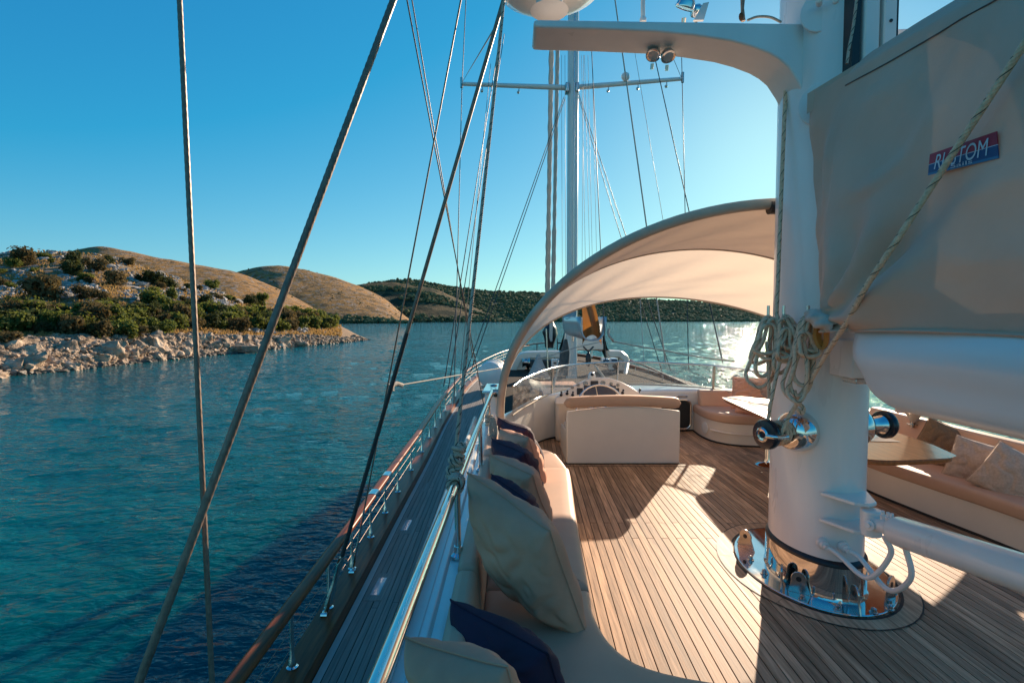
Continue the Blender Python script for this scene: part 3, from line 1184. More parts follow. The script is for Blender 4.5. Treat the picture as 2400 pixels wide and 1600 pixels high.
# house sides, coaming and front bulkhead
def curve2_(pts, n=5):
    return [(p.x, p.y) for p in spline([(x, y, 0) for x, y in pts], n)]
INNER = [(-.18, -1.5), (-.18, 3), (-.18, 4.9), (-.10, 5.6), (.12, 6.5), (.42, 7.25), (.8, 7.55), (1.4, 7.7), (2.03, 7.85), (2.9, 7.95), (3.5, 7.9), (4.0, 7.4), (4.25, 6.5), (4.3, 5), (4.3, 2), (4.3, -1.5)]
OUTER = [(-.42, -1.5), (-.42, 3), (-.42, 4.6), (-.36, 5.4), (.0, 6.1), (.45, 7.4), (.95, 8.2), (1.5, 8.6), (2.03, 8.85), (2.9, 8.7), (3.45, 8.2), (3.9, 7.5), (4.45, 6.7), (4.58, 5), (4.58, 2), (4.58, -1.5)]
inn = spline([(x, y, 0) for x, y in INNER], 5)
outr = spline([(x, y, 0) for x, y in OUTER], 5)
COAM = .65
mb = MB()
prev = None
for a, b in zip(inn, outr):
    n = (b - a).normalized()
    zt = COAM - .05 * max(0, min(1, (a.y - 5.0) / 2.0)) if a.x < 2 else COAM - .03
    zt = COAM
    sec = [Vector((a.x, a.y, 0)), Vector((a.x, a.y, zt - .05))]
    for k in range(5):
        t = k / 4 * math.pi / 2
        sec.append(Vector((a.x, a.y, zt - .05)) + n * (.05 - .05 * math.cos(t)) + Vector((0, 0, .05 * math.sin(t))))
    for k in range(5):
        t = k / 4 * math.pi / 2
        sec.append(Vector((b.x, b.y, zt - .07)) - n * (.06 - .06 * math.sin(t)) + Vector((0, 0, .06 * math.cos(t))))
    sec.append(Vector((b.x, b.y, DECK - .05 + sheer(b.y))) + n * .06)
    if prev:
        for k in range(len(sec) - 1):
            mb.add([prev[k], prev[k + 1], sec[k + 1], sec[k]], [(0, 1, 2, 3)])
    prev = sec
mb.build('coaming', M['white'], yacht, angle=50)
# raised moulding along the port coaming, as on the photo's ledge
mb = MB()
mb.prism([(-.33, -1.5, COAM), (-.33, 4.7, COAM), (-.315, 4.7, COAM + .012), (-.30, 4.7, COAM + .012), (-.285, 4.7, COAM)][:0] or
         [(-.33, -1.5, COAM - .005), (-.318, -1.5, COAM + .012), (-.292, -1.5, COAM + .012), (-.28, -1.5, COAM - .005)], (.0, 6.1, 0))
mb.build('coaming_moulding', M['white'], yacht, bevel=.004)
# toe rail along the outer edge of the coaming
mb = MB()
mb.prism([(-.415, -1.5, COAM - .04), (-.41, -1.5, COAM + .055), (-.40, -1.5, COAM + .068), (-.385, -1.5, COAM + .068), (-.375, -1.5, COAM + .055), (-.37, -1.5, COAM - .01)], (0, 6.9, 0))
mb.build('toe_rail', M['white'], yacht, bevel=.006)
# cabin trunk running on forward of the cockpit at a lower level
tk_ = curve2_([(-.42, 5.2), (-.42, 8.5), (-.36, 10.5), (-.1, 12), (.6, 12.6), (2.03, 12.8), (3.46, 12.6), (4.2, 12), (4.5, 10.5), (4.56, 9.0), (4.56, 8.2), (4.0, 8.3), (3.4, 8.7), (2.03, 9.0), (.9, 8.5), (.3, 7.6), (-.1, 6.5), (-.40, 5.6)])
mb = MB()
mb.prism([(x, y, DECK - .02) for x, y in tk_[::-1]], (0, 0, .34))
mb.build('cabin_trunk', M['deck_dark'], yacht, bevel=.05, bseg=3)
# added wall beside the windscreen, put in to shade the port bulwark board
mb = MB()
mb.prism([(-.45, 5.3, DECK), (-.35, 5.3, DECK), (-.35, 5.3, .38), (-.37, 5.3, .40), (-.43, 5.3, .40), (-.45, 5.3, .38)], (0.0, 3.4, 0))
mb.build('added_shade_wall', M['white'], yacht, bevel=.012)
# black sealing line where the inner walls meet the deck
mb = MB()
prev = None
for i, a in enumerate(inn):
    t = (inn[min(i + 1, len(inn) - 1)] - inn[max(i - 1, 0)]).normalized()
    n = Vector((t.y, -t.x, 0))
    sec = [Vector((a.x, a.y, .022)) + n * .004, Vector((a.x, a.y, .012)) + n * .012, Vector((a.x, a.y, .001)) + n * .014]
    if prev:
        for k in range(2):
            mb.add([prev[k], prev[k + 1], sec[k + 1], sec[k]], [(3, 2, 1, 0)])
    prev = sec
mb.build('sealing_line', M['caulk'], yacht)

# ------------------------------------------------------------------ cockpit deck of teak planks
deck = thing('cockpit_deck', (2, 3, 0), 'sunlit weathered teak cockpit deck with black caulked seams', 'deck', None, 'structure')
mb = MB()
mb.add([(-.25, -2, -.006), (4.35, -2, -.006), (4.35, 8, -.006), (-.25, 8, -.006)], [(0, 1, 2, 3)])
mb.build('deck_bed', M['caulk'], deck)
rnd = random.Random(12)
x0 = -.05
k = 0
while x0 < 4.3:
    w = .0592
    sk = lambda X: .042 - .0255 * (X - .4)
    def xa(X, Y):
        return X + sk(X) * (Y - 4)
    cuts = [-1.6, .9 if k % 2 else 1.45, 4.02 if k % 2 else 4.33, 6.55 if k % 2 else 6.2, 7.95]
    for a, b in zip(cuts, cuts[1:]):
        g = .0032
        mb = MB()
        A = [Vector((xa(x0 + g, a), a + .005, z)) for z in (-.006, 0)] + [Vector((xa(x0 + w - g, a), a + .0025, z)) for z in (0, -.006)]
        B = [Vector((xa(x0 + g, b), b - .0025, z)) for z in (-.006, 0)] + [Vector((xa(x0 + w - g, b), b - .0025, z)) for z in (0, -.006)]
        mb.hexa(A, B)
        mb.build('plank', M['teak'], deck, angle=0)
    x0 += w
    k += 1
# margin boards round the mast plate and along the helm seat
PLC = Vector((2.10, 3.56, 0))
def oval(sx, sy, z, n=48, c=PLC, tw=-.12):
    out = []
    for i in range(n):
        a = 2 * math.pi * i / n
        x, y = sx * math.cos(a), sy * math.sin(a)
        out.append(Vector((c.x + x * math.cos(tw) - y * math.sin(tw), c.y + x * math.sin(tw) + y * math.cos(tw), z)))
    return out
def ring_part(name, o1, o2, m, parent, i0, i1, gap=.0):
    mb = MB()
    n = len(o1)
    for i in range(i0, i1):
        a, b = i % n, (i + 1) % n
        mb.add([o1[a], o1[b], o2[b], o2[a]], [(0, 1, 2, 3)])
    return mb.build(name, m, parent, angle=0)
ring_part('seam_ring', oval(.478, .645, .0045), oval(.495, .662, .0045), M['caulk'], deck, 0, 48)
ring_part('seam_ring', oval(.585, .755, .0045), oval(.593, .763, .0045), M['caulk'], deck, 0, 48)
cutsr = [0, 6, 15, 23, 30, 39, 48]
for a, b in zip(cutsr, cutsr[1:]):
    mb = MB()
    o1, o2 = oval(.495, .662, .004), oval(.585, .755, .004)
    for i in range(a, b):
        j = (i + 1) % 48
        P = [o1[i % 48], o1[j], o2[j], o2[i % 48]]
        if i == a:
            d = (P[1] - P[0]).normalized() * .004
            P[0] = P[0] + d
            P[3] = P[3] + d
        mb.add(P, [(3, 2, 1, 0)])
    mb.build('margin_board', M['teak'], deck, angle=0)
mb = MB()
mb.box((1.34, 6.045, .002), (1.48, .075, .008))
mb.build('margin_board', M['teak'], deck, angle=0)

# ------------------------------------------------------------------ port rails
# varnished guard rail on stanchions along the port bulwark
def guard_rail(name, xf, y0, y1, zf, sts, label, side):
    g = thing(name, (xf((y0 + y1) / 2), (y0 + y1) / 2, CAPZ), label, 'guard rail')
    mb = MB()
    n = int((y1 - y0) / .25)
    prev = None
    for i in range(n + 1):
        Y = lerp(y0, y1, i / n)
        x, z = xf(Y), zf(Y)
        sec = []
        for k in range(10):
            a = 2 * math.pi * k / 10
            sec.append(Vector((x + .045 * math.copysign(abs(math.cos(a)) ** .7, math.cos(a)), Y, z + .024 * math.copysign(abs(math.sin(a)) ** .7, math.sin(a)))))
        if prev:
            for k in range(10):
                mb.add([prev[k], prev[(k + 1) % 10], sec[(k + 1) % 10], sec[k]], [(0, 1, 2, 3)])
        prev = sec
    mb.build('wooden_rail', M['varnish'], g, angle=60)
    return g

def rail_z(Y):
    return .06 + sheer(Y)
port_rail = guard_rail('guard_rail', hx, -1.5, 24.6, rail_z, None, 'varnished wooden guard rail on steel stanchions along the port side beside the teak walkway', 1)
def stanchion_mesh(h):
    mb = MB()
    mb.lathe([(.034, 0), (.034, .012), (.022, .02), (.019, .06), (.0135, .075), (.0125, h * .5), (.0115, h)], None, 12)
    return mb.mesh('stanchion', M['chrome'])
sm = stanchion_mesh(.37)
st0 = None
ys = []
y = 1.25
while y < 24:
    ys.append(y)
    y += .80 if y < 12 else 1.3
def add_stanchions(rail, xf, zf, ys):
    for Y in ys:
        o = bpy.data.objects.new('stanchion', sm)
        COL.objects.link(o)
        o.parent = rail
        w = Vector((xf(Y), Y, zf(Y)))
        o.location = w - ORG[rail]
        ORG[o] = w
add_stanchions(port_rail, lambda Y: hx(Y) - .0, lambda Y: CAPZ + sheer(Y), [2.1, 2.95, 3.58, 4.15, 4.76, 5.36, 6.01, 6.87, 7.8, 8.7, 9.5, 10.3, 11.1, 12, 13, 14, 15, 16, 17, 18.2, 19.4, 20.6, 21.8, 23, 24])
for k, zz in enumerate((.13, .24)):
    mb = MB()
    mb.tube([(hx(Y) - .0, Y, CAPZ + sheer(Y) + zz) for Y in [-1 + i * .6 for i in range(42)]], .0022, 5)
    mb.build('lifeline', M['wire'], port_rail)
for (px, py) in ((868, 1163), (908, 1119)):
    Y = F * (H - .06) / (py - 747)
    mb = MB()
    sec = []
    n = 14
    a0, a1 = [], []
    mb2 = MB()
    for i in range(n):
        a = 2 * math.pi * i / n
        e = Vector((.0475 * math.copysign(abs(math.cos(a)) ** .7, math.cos(a)), 0, .0265 * math.copysign(abs(math.sin(a)) ** .7, math.sin(a))))
        a0.append(Vector((hx(Y), Y - .07, rail_z(Y))) + e)
        a1.append(Vector((hx(Y + .14), Y + .07, rail_z(Y))) + e)
    for i in range(n):
        mb2.add([a0[i], a0[(i + 1) % n], a1[(i + 1) % n], a1[i]], [(0, 1, 2, 3)])
    mb2.build('rail_joint_sleeve', M['chrome'], port_rail, angle=60)

# the starboard rail, seen through the windscreen
SX = [(-1, 5.2), (6, 5.35), (12, 5.25), (14.9, 5.15), (19.4, 4.62), (22.4, 4.0), (24.6, 3.2)]
SZ = [(-1, -.2), (12, -.28), (14.9, -.18), (19.4, .14), (24.6, .44)]
stb_rail = guard_rail('guard_rail', lambda Y: smooth(SX, Y), -1, 24.6, lambda Y: smooth(SZ, Y), None, 'varnished guard rail on the starboard side, seen through the windscreen glass', -1)
add_stanchions(stb_rail, lambda Y: smooth(SX, Y), lambda Y: smooth(SZ, Y) - .38, [1, 3, 5, 7, 9, 10.5, 12, 13.2, 14.4, 15.6, 16.8, 18, 19.2, 20.6, 22, 23.4])

# pulpit tube at the bow
pul = thing('bow_pulpit', (XC, 25.5, .3), 'dark bow pulpit rails at the stem beside the furled black sail', 'pulpit')
for s in (1, -1):
    mb = MB()
    mb.tube([(XC + s * .25, 25.7, .55), (XC + s * .8, 25.2, .53), (XC + s * 1.3, 24.6, .5)], .03, 8)
    mb.build('pulpit_rail', M['wire_dark'], pul)
    for q in ((.25, 25.7), (.8, 25.2)):
        mb = MB()
        mb.tube([(XC + s * q[0], q[1], -.1), (XC + s * q[0], q[1], .75 if q[0] < .3 else .53)], .025, 8)
        mb.build('post', M['wire_dark'], pul)

# polished handrail on the port coaming
hr = thing('handrail', (-.25, 2.5, COAM), 'polished steel handrail on stanchions along the port coaming beside the cushions', 'handrail')
def hrx(Y):
    return lerp(-.296, -.206, (Y + .0) / 5.26)
mb = MB()
mb.tube([(hrx(Y), Y, 1.0) for Y in (-1.2, 0, .6, 1.2, 2, 3, 4, 5, 5.24)], .0215, 18)
mb.build('rail_tube', M['chrome'], hr, angle=60)
for Y in (1.02, 2.32, 3.66, 4.66):
    mb = MB()
    mb.tube([(hrx(Y) + .008, Y, COAM + .01), (hrx(Y) + .004, Y, .99)], .014, 14)
    s_ = mb.build('stanchion', M['chrome'], hr, angle=60)
    mb = MB()
    mb.lathe([(.036, 0), (.036, .01), (.022, .022), (.019, .05)], Matrix.Translation((hrx(Y) + .008, Y, COAM + .004)), 18)
    mb.build('flange', M['chrome'], s_, angle=40)
# mooring plate with bollard at the end of the rail
bl = thing('fairlead', (-.22, 5.55, COAM), 'bright polished fairlead plate with a black roller at the end of the handrail', 'fairlead')
mb = MB()
mb.box((-.215, 5.5, 1.0), (.17, .62, .03), Matrix.Rotation(-.02, 3, 'Z'))
mb.build('plate', M['chrome'], bl, bevel=.01)
mb = MB()
mb.box((-.215, 5.5, .82), (.13, .5, .33))
mb.build('base', M['white'], bl, bevel=.02)
mb = MB()
mb.lathe([(.03, 0), (.03, .05), (.038, .055), (.038, .07)], Matrix.Translation((-.16, 5.25, .95)), 14)
mb.build('roller', M['black'], bl)
mb = MB()
mb.ball((-.2, 5.62, 1.02), .03, 10, 6, (1.3, 1, .4))
mb.build('button', M['steel'], bl)

# ------------------------------------------------------------------ port bench
def offset_poly(poly, d):
    out = []
    n = len(poly)
    for i in range(n):
        a, b, c = Vector(poly[i - 1]), Vector(poly[i]), Vector(poly[(i + 1) % n])
        t1, t2 = (b - a).normalized(), (c - b).normalized()
        n1, n2 = Vector((-t1.y, t1.x)), Vector((-t2.y, t2.x))
        m = (n1 + n2)
        if m.length < 1e-4:
            m = n1
        m.normalize()
        out.append(b + m * d / max(.4, m.dot(n1)))
    return out

def slab(poly, z0, z1):
    mb = MB()
    # counter-clockwise seen from above
    mb.prism([(p[0], p[1], z0) for p in poly], (0, 0, z1 - z0))
    return mb

def cushion(poly, z0, z1, m, parent, r=.035, name='seat_cushion'):
    # rounded slab: stacked offset rings
    poly = [Vector((p[0], p[1])) for p in poly]
    area = sum(poly[i - 1].x * poly[i].y - poly[i].x * poly[i - 1].y for i in range(len(poly)))
    if area < 0:
        poly = poly[::-1]
    mb = MB()
    rows = []
    for k in range(5):
        a = math.pi / 2 * k / 4
        rows.append((r * (1 - math.sin(a)), z0 + r * (1 - math.cos(a)) * .6))
    for k in range(5):
        a = math.pi / 2 * k / 4
        rows.append((r * (1 - math.cos(a)), z1 - r + r * math.sin(a)))
    rows.append((r * 2.2, z1 + .004))
    b0 = None
    n = len(poly)
    for d, z in rows:
        q = offset_poly(poly, d)
        b = mb.add([(p.x, p.y, z) for p in q], [])
        if b0 is not None:
            for i in range(n):
                mb.f.append((b0 + i, b0 + (i + 1) % n, b + (i + 1) % n, b + i))
        b0 = b
    mb.f.append(tuple(b0 + i for i in range(n)))
    return mb.build(name, m, parent, angle=50)

def curve2(pts, n=4):
    return [(p.x, p.y) for p in spline([(x, y, 0) for x, y in pts], n)]

bench = thing('bench', (.1, 2.5, 0), 'long cream bench with taupe seat pads along the port coaming', 'bench')
front_edge = curve2([(.44, 4.98), (.495, 4.40), (.43, 3.4), (.375, 2.45), (.362, 2.18), (.42, 1.94), (.56, 1.82), (.9, 1.74), (1.5, 1.68)], 4)
tip = curve2([(-.14, 5.2), (.1, 5.25), (.32, 5.18), (.44, 4.98)], 4)
base = [(-.2, -1.4), (1.5, -1.4)] + [(x - .03, y) for x, y in front_edge[::-1]] + [(x - .02, y - .03) for x, y in tip[::-1]] + [(-.2, 5.1)]
slab(base, .0, .35).build('bench_base', M['cream'], bench, angle=40, bevel=.006)
def fe(Y):
    tab = sorted([(y, x) for x, y in front_edge])
    return interp(tab, Y)
front_p = [(-.13, 4.40)] + [(fe(4.40), 4.40)] + [(x, y) for x, y in front_edge if y > 4.42][::-1] + tip[::-1]
cushion(front_p, .35, .43, M['pad'], bench)
mid = [(-.13, 2.40), (fe(2.40), 2.40)] + [(x, y) for x, y in front_edge if 2.42 < y < 4.36][::-1] + [(fe(4.37), 4.37), (-.13, 4.37)]
cushion(mid, .35, .475, M['pad'], bench, .045)
aft = [(-.13, -1.4), (1.5, -1.4)] + [(x, y) for x, y in front_edge if y < 2.37][::-1] + [(fe(2.385), 2.385), (-.13, 2.385)]
cushion(aft, .35, .475, M['pad'], bench, .045)
for y0, y1 in ((-1.4, 2.12), (2.14, 3.9), (3.92, 5.0)):
    mb = MB()
    mb.hexa([Vector((-.235, y0, .40)), Vector((-.12, y0, .40)), Vector((-.15, y0, .70)), Vector((-.235, y0, .70))],
            [Vector((-.235, y1, .40)), Vector((-.12, y1, .40)), Vector((-.15, y1, .70)), Vector((-.235, y1, .70))])
    mb.build('back_cushion', M['pad'], bench, bevel=.03, bseg=4, angle=40)

# ------------------------------------------------------------------ scatter cushions
def pillow(A, B, C, th, m, name, label, group, seed=0, wr=1.0, n=34, seam=True, dpush=0., k=.05):
    A, B, C = Vector(A), Vector(B), Vector(C)
    D = A + C - B + (A + C - 2 * B) * dpush
    cen = (A + C) / 2
    nrm = (B - A).cross(C - B).normalized()
    view = Vector((0, 0, H)) - cen
    if nrm.dot(view) < 0:
        nrm = -nrm
    L_ = ((B - A).length + (C - B).length) / 2
    rd = Vector((seed * 3.7, seed * 1.3, seed * 7.1))
    def surf(s, t, side):
        us, ut = 2 * s - 1, 2 * t - 1
        s2 = us * (1 - k * (1 - ut * ut) * us * us)
        t2 = ut * (1 - k * (1 - us * us) * ut * ut)
        q1, q2 = (s2 + 1) / 2, (t2 + 1) / 2
        p = A * (1 - q1) * (1 - q2) + B * q1 * (1 - q2) + C * q1 * q2 + D * (1 - q1) * q2
        f = ((1 - us**2) * (1 - ut**2))
        f = max(0, f) ** .42
        # corner puckers: radial folds from the four corners
        w = 0
        for cx, cy in ((-1, -1), (1, -1), (1, 1), (-1, 1)):
            dx, dy = us - cx, ut - cy
            r = math.hypot(dx, dy)
            a = math.atan2(dy, dx)
            w += math.sin(a * 11 + noise.noise(rd + Vector((cx, cy, r * 2))) * 5) * math.exp(-r * 2.6) * min(1, r * 4)
        w2 = noise.noise(rd + Vector((us * 1.6, ut * 1.6, side))) * .6 + noise.noise(rd + Vector((us * 3.5, ut * 2.2, side + 4))) * .28
        w3 = abs(noise.noise(rd + Vector((us * 2.2 + ut, ut * 2.2 - us * .6, side + 9))))
        h = th * f * (1 + .35 * w2) + wr * L_ * (.034 * w * min(1, f * 1.5) - .05 * (1 - min(1, w3 * 4)) * f)
        sag = noise.noise(rd + Vector((us * .9, ut * .9, 20))) * .03 * L_
        return p + nrm * (side * h + sag * (1 - f * .3))
    mb = MB()
    mb.grid(lambda u, v: surf(u, v, 1), n, n)
    mb.grid(lambda u, v: surf(u, v, -1), n, n)
    # flip to face outwards where needed, weld the rim
    bm = bmesh.new()
    vs = [bm.verts.new(p) for p in mb.v]
    for f in mb.f:
        bm.faces.new([vs[i] for i in f])
    bmesh.ops.remove_doubles(bm, verts=bm.verts, dist=L_ * .004)
    bmesh.ops.recalc_face_normals(bm, faces=bm.faces)
    me = bpy.data.meshes.new(name)
    lo = Vector((cen.x, cen.y, min(v.co.z for v in bm.verts)))
    for v in bm.verts:
        v.co -= lo
    bm.to_mesh(me)
    bm.free()
    me.materials.append(m)
    me.polygons.foreach_set('use_smooth', [True] * len(me.polygons))
    o = bpy.data.objects.new(name, me)
    COL.objects.link(o)
    o.location = lo
    ORG[o] = lo
    sb = o.modifiers.new('subs', 'SUBSURF')
    sb.levels = 1
    sb.render_levels = 1
    tag(o, label, 'cushion', group)
    if seam:
        ms = MB()
        rim = []
        for s, t in [(i / 14, 0) for i in range(14)] + [(1, i / 14) for i in range(14)] + [(1 - i / 14, 1) for i in range(14)] + [(0, 1 - i / 14) for i in range(14)]:
            rim.append(surf(s, t, 1))
        ms.tube(rim, .003, 6, closed=True)
        ms.build('seam_piping', m, o)
    return o

G = 'scatter cushions along the port bench'
pillow(at(1096, 1104, 2.25), at(1290, 1242, 2.02), at(1382, 1497, 2.05), .15, M['beige'], 'cushion', 'largest beige cushion, leaning in the middle of the port bench before the others', G, 1, .8, 44, True, .16)
pillow(at(1152, 1110, 2.75), at(1236, 1168, 2.5), at(1272, 1262, 2.55), .09, M['navy'], 'cushion', 'navy cushion squeezed behind the largest beige cushion', G, 2)
pillow(at(1146, 1064, 3.2), at(1248, 1113, 2.85), at(1293, 1232, 2.95), .125, M['beige'], 'cushion', 'beige cushion third from the camera, between two navy ones', G, 3)
pillow(at(1153, 1026, 3.85), at(1229, 1063, 3.4), at(1277, 1168, 3.5), .12, M['navy'], 'cushion', 'navy cushion in the middle of the row with a mauve sheen on top', G, 4)
pillow(at(1172, 1003, 4.3), at(1238, 1026, 3.85), at(1279, 1147, 3.9), .125, M['beige'], 'cushion', 'farthest beige cushion, second from the bow end of the row', G, 5)
pillow(at(1166, 977, 4.75), at(1234, 1006, 4.25), at(1277, 1112, 4.3), .12, M['navy'], 'cushion', 'farthest navy cushion at the bow end of the row', G, 6)
pillow(at(1057, 1402, 1.80), at(1285, 1530, 1.55), at(1362, 1730, 1.5), .11, M['navy'], 'cushion', 'navy cushion near the camera with a sunlit mauve patch, lying on the seat pad', G, 7)
pillow(at(948, 1490, 1.32), at(1190, 1560, 1.2), at(1290, 1850, 1.15), .125, M['beige'], 'cushion', 'beige cushion cut off by the bottom edge, nearest the camera beside the handrail', G, 8)

# ------------------------------------------------------------------ helm seat
hs = thing('helm_bench', (1.34, 6.3, 0), 'cream helm bench seen from behind with a taupe padded backrest roll', 'helm seat')
mb = MB()
n = 16
poly = [Vector((.66, 6.10, .008)), Vector((2.02, 6.10, .008))]
for i in range(n + 1):
    u = i / n
    poly.append(Vector((lerp(2.02, .66, u), 6.10, .635 + .055 * math.sin(math.pi * u) + .01 * (1 - u))))
mb.prism(poly, (0, .055, 0))
mb.build('back_panel', M['cream'], hs, bevel=.012, angle=35)
for x in (.66, 1.985):
    mb = MB()
    q = [Vector((x, 6.158, .008)), Vector((x, 6.9, .008)), Vector((x, 6.9, .33)), Vector((x, 6.35, .37)), Vector((x, 6.158, .62))]
    mb.prism(q, (.035, 0, 0))
    mb.build('side_panel', M['cream'], hs, bevel=.008)
mb = MB()
mb.box((1.34, 6.52, .34), (1.28, .7, .05))
mb.build('seat_board', M['cream'], hs, bevel=.01)
mb = MB()
mb.box((1.34, 6.5, .42), (1.26, .62, .10))
mb.build('seat_cushion', M['pad'], hs, bevel=.035, bseg=4)
mb = MB()
def fn(u, v):
    x = lerp(.625, 2.035, u)
    e = min(u, 1 - u) * 16
    k = 1 if e > 1 else math.sqrt(max(0, 1 - (1 - e) ** 2)) * .9 + .1
    a = 2 * math.pi * v
    ca = math.copysign(abs(math.cos(a)) ** .6, math.cos(a))
    sa = math.copysign(abs(math.sin(a)) ** .6, math.sin(a))
    return (x, 6.135 - ca * .075 * k, .737 + .03 * math.sin(math.pi * u) + sa * .066 * k)
mb.grid(fn, 40, 20)
mb.add([fn(0, i / 20) for i in range(20)], [tuple(range(20))])
mb.add([fn(1, i / 20) for i in range(20)], [tuple(range(20))[::-1]])
mb.build('backrest_roll', M['pad'], hs, angle=70)
mb = MB()
mb.box((1.34, 6.128, .006), (1.37, .066, .012))
mb.build('sealing_line', M['caulk'], hs)

# ------------------------------------------------------------------ helm console
hc = thing('helm_console', (1.35, 7.4, 0), 'cream helm console with an arched dashboard of gauges and screens', 'helm console')
mb = MB()
mb.box((1.38, 7.48, .29), (1.5, .5, .58))
mb.build('console_base', M['cream'], hc, bevel=.04, bseg=3)
def dash(px, py, lift=0):
    # tilted instrument face
    Y = 7.12 + (945 - py) / 62 * .30
    p = at(px, py, Y)
    return p + Vector((0, -.70, .71)) * lift
arch = [(1302, 947), (1302, 932), (1318, 920), (1345, 903), (1372, 890), (1400, 884), (1428, 885), (1455, 894), (1480, 907), (1500, 921), (1503, 947)]
mb = MB()
mb.prism([dash(*p) for p in arch], (0, .14, -.02))
mb.build('dashboard', M['cream'], hc, bevel=.012, angle=35)
nd = Vector((0, -.70, .71)).normalized()
M['dial'] = mat('dial_face', (.60, .57, .50), .4, var=.1)
M['screen'] = mat('dark_blue_screen', (.006, .02, .055), .08, var=.3, coat=.6)
def gauge(px, py, r, big=False):
    p = dash(px, py, .004)
    mb = MB()
    mb.lathe([(r, 0), (r, .010), (r * .9, .014), (r * .86, .010), (0.0001, .009)], axis_matrix(p, nd), 18)
    g = mb.build('gauge', M['steel'], hc, angle=40)
    mb = MB()
    mb.lathe([(r * .84, .0105), (0.0001, .0105)], axis_matrix(p, nd), 18)
    mb.build('dial', M['dial'], g)
    mb = MB()
    q = axis_matrix(p, nd)
    a = random.uniform(0, 6.3)
    e = Vector((math.cos(a), math.sin(a), 0)) * r * .7
    w = Vector((-math.sin(a), math.cos(a), 0)) * r * .09
    mb.add([q @ (w + Vector((0, 0, .0125))), q @ (e + Vector((0, 0, .0125))), q @ (-w + Vector((0, 0, .0125)))], [(0, 1, 2)])
    mb.build('needle', M['black'], g)
for px, py, r in ((1372, 899, .036), (1413, 898, .036), (1355, 903, .024), (1341, 908, .024), (1432, 900, .024), (1448, 903, .024), (1326, 914, .0)):
    if r:
        gauge(px, py, r)
def panel(name, x0, y0, x1, y1, m, lift=.012, thick=.014):
    mb = MB()
    q = [dash(x0, y1, lift), dash(x1, y1, lift), dash(x1, y0, lift), dash(x0, y0, lift)]
    mb.prism([p - nd * thick for p in q], nd * thick)
    return mb.build(name, m, hc, bevel=.004)
panel('plotter', 1368, 904, 1443, 926, M['screen'])
panel('depth_display', 1384, 894, 1402, 904, M['navy_black'], .02)
panel('switch_panel', 1352, 910, 1366, 925, M['navy_black'])
panel('radio', 1440, 910, 1451, 922, M['navy_black'])
for k, (px, py) in enumerate(((1315, 926), (1329, 923), (1342, 926), (1459, 921))):
    p = dash(px, py, 0)
    mb = MB()
    mb.lathe([(.022, 0), (.022, .012), (.008, .018), (.008, .05), (.014, .055), (.014, .075), (.001, .08)], axis_matrix(p, nd), 10)
    mb.build('lever', M['navy_black'], hc)
# compass on the crown of the dash
mb = MB()
pc = at(1387, 880, 7.45)
mb.lathe([(.055, -.05), (.055, 0), (.045, .03), (.02, .055), (.001, .06)], Matrix.Translation(pc), 16)
cp = mb.build('compass', M['white'], hc)
mb = MB()
mb.ball(pc + Vector((0, -.04, .02)), .026, 10, 8)
mb.build('compass_glass', M['navy_black'], cp)
# throttle with two black knobs
th = at(1491, 932, 7.3)
mb = MB()
mb.box(th + Vector((0, .02, -.03)), (.16, .12, .05))
tb = mb.build('throttle_base', M['steel'], hc, bevel=.01)
for s in (-1, 1):
    mb = MB()
    mb.tube([th + Vector((s * .03, .02, -.01)), th + Vector((s * .05, .0, .10))], .008, 8)
    mb.ball(th + Vector((s * .053, -.002, .115)), .02, 10, 8)
    mb.build('throttle_lever', M['navy_black'], tb)

sw = thing('steering_wheel', at(1410, 945, 6.98), 'steel steering wheel rim standing up behind the helm backrest', 'steering wheel')
wc = at(1409, 958, 6.98)
wm = axis_matrix(wc, (0, -.93, .36))
mb = MB()
rim = [wm @ Vector((.335 * math.cos(a), .335 * math.sin(a), 0)) for a in [2 * math.pi * i / 48 for i in range(48)]]
mb.tube(rim, .0155, 10, closed=True)
mb.build('rim', M['chrome'], sw, angle=60)
for k in range(5):
    a = 2 * math.pi * k / 5 + .5
    mb = MB()
    mb.tube([wm @ Vector((.05 * math.cos(a), .05 * math.sin(a), -.03)), wm @ Vector((.33 * math.cos(a), .33 * math.sin(a), 0))], .008, 8)
    mb.build('spoke', M['chrome'], sw)
mb = MB()
mb.lathe([(.06, -.12), (.06, -.02), (.03, .0), (.001, .003)], wm, 16)
mb.build('hub', M['steel'], sw)

# hatch to the saloon in the bulkhead
ht = thing('companion_hatch', (2.6, 7.84, .05), 'open black companion hatch with a rounded steel frame beside the helm seat', 'hatch')
mb = MB()
def rrect(x0, x1, z0, z1, r, y, n=5):
    out = []
    for cx, cz, a0 in ((x1 - r, z0 + r, -90), (x1 - r, z1 - r, 0), (x0 + r, z1 - r, 90), (x0 + r, z0 + r, 180)):
        for k in range(n + 1):
            a = R(a0 + 90 * k / n)
            out.append(Vector((cx + r * math.cos(a), y, cz + r * math.sin(a))))
    return out
rr_ = rrect(2.30, 2.76, .05, .50, .09, 7.855)
mb.add(rr_, [tuple(range(len(rr_)))[::-1]])
mb.build('opening', M['black'], ht)
mb = MB()
mb.tube(rr_, .018, 8, closed=True)
mb.build('frame', M['steel'], ht)
mb = MB()
mb.box((2.62, 7.84, .56), (.16, .03, .03))
mb.build('latch', M['chrome'], ht, bevel=.006)

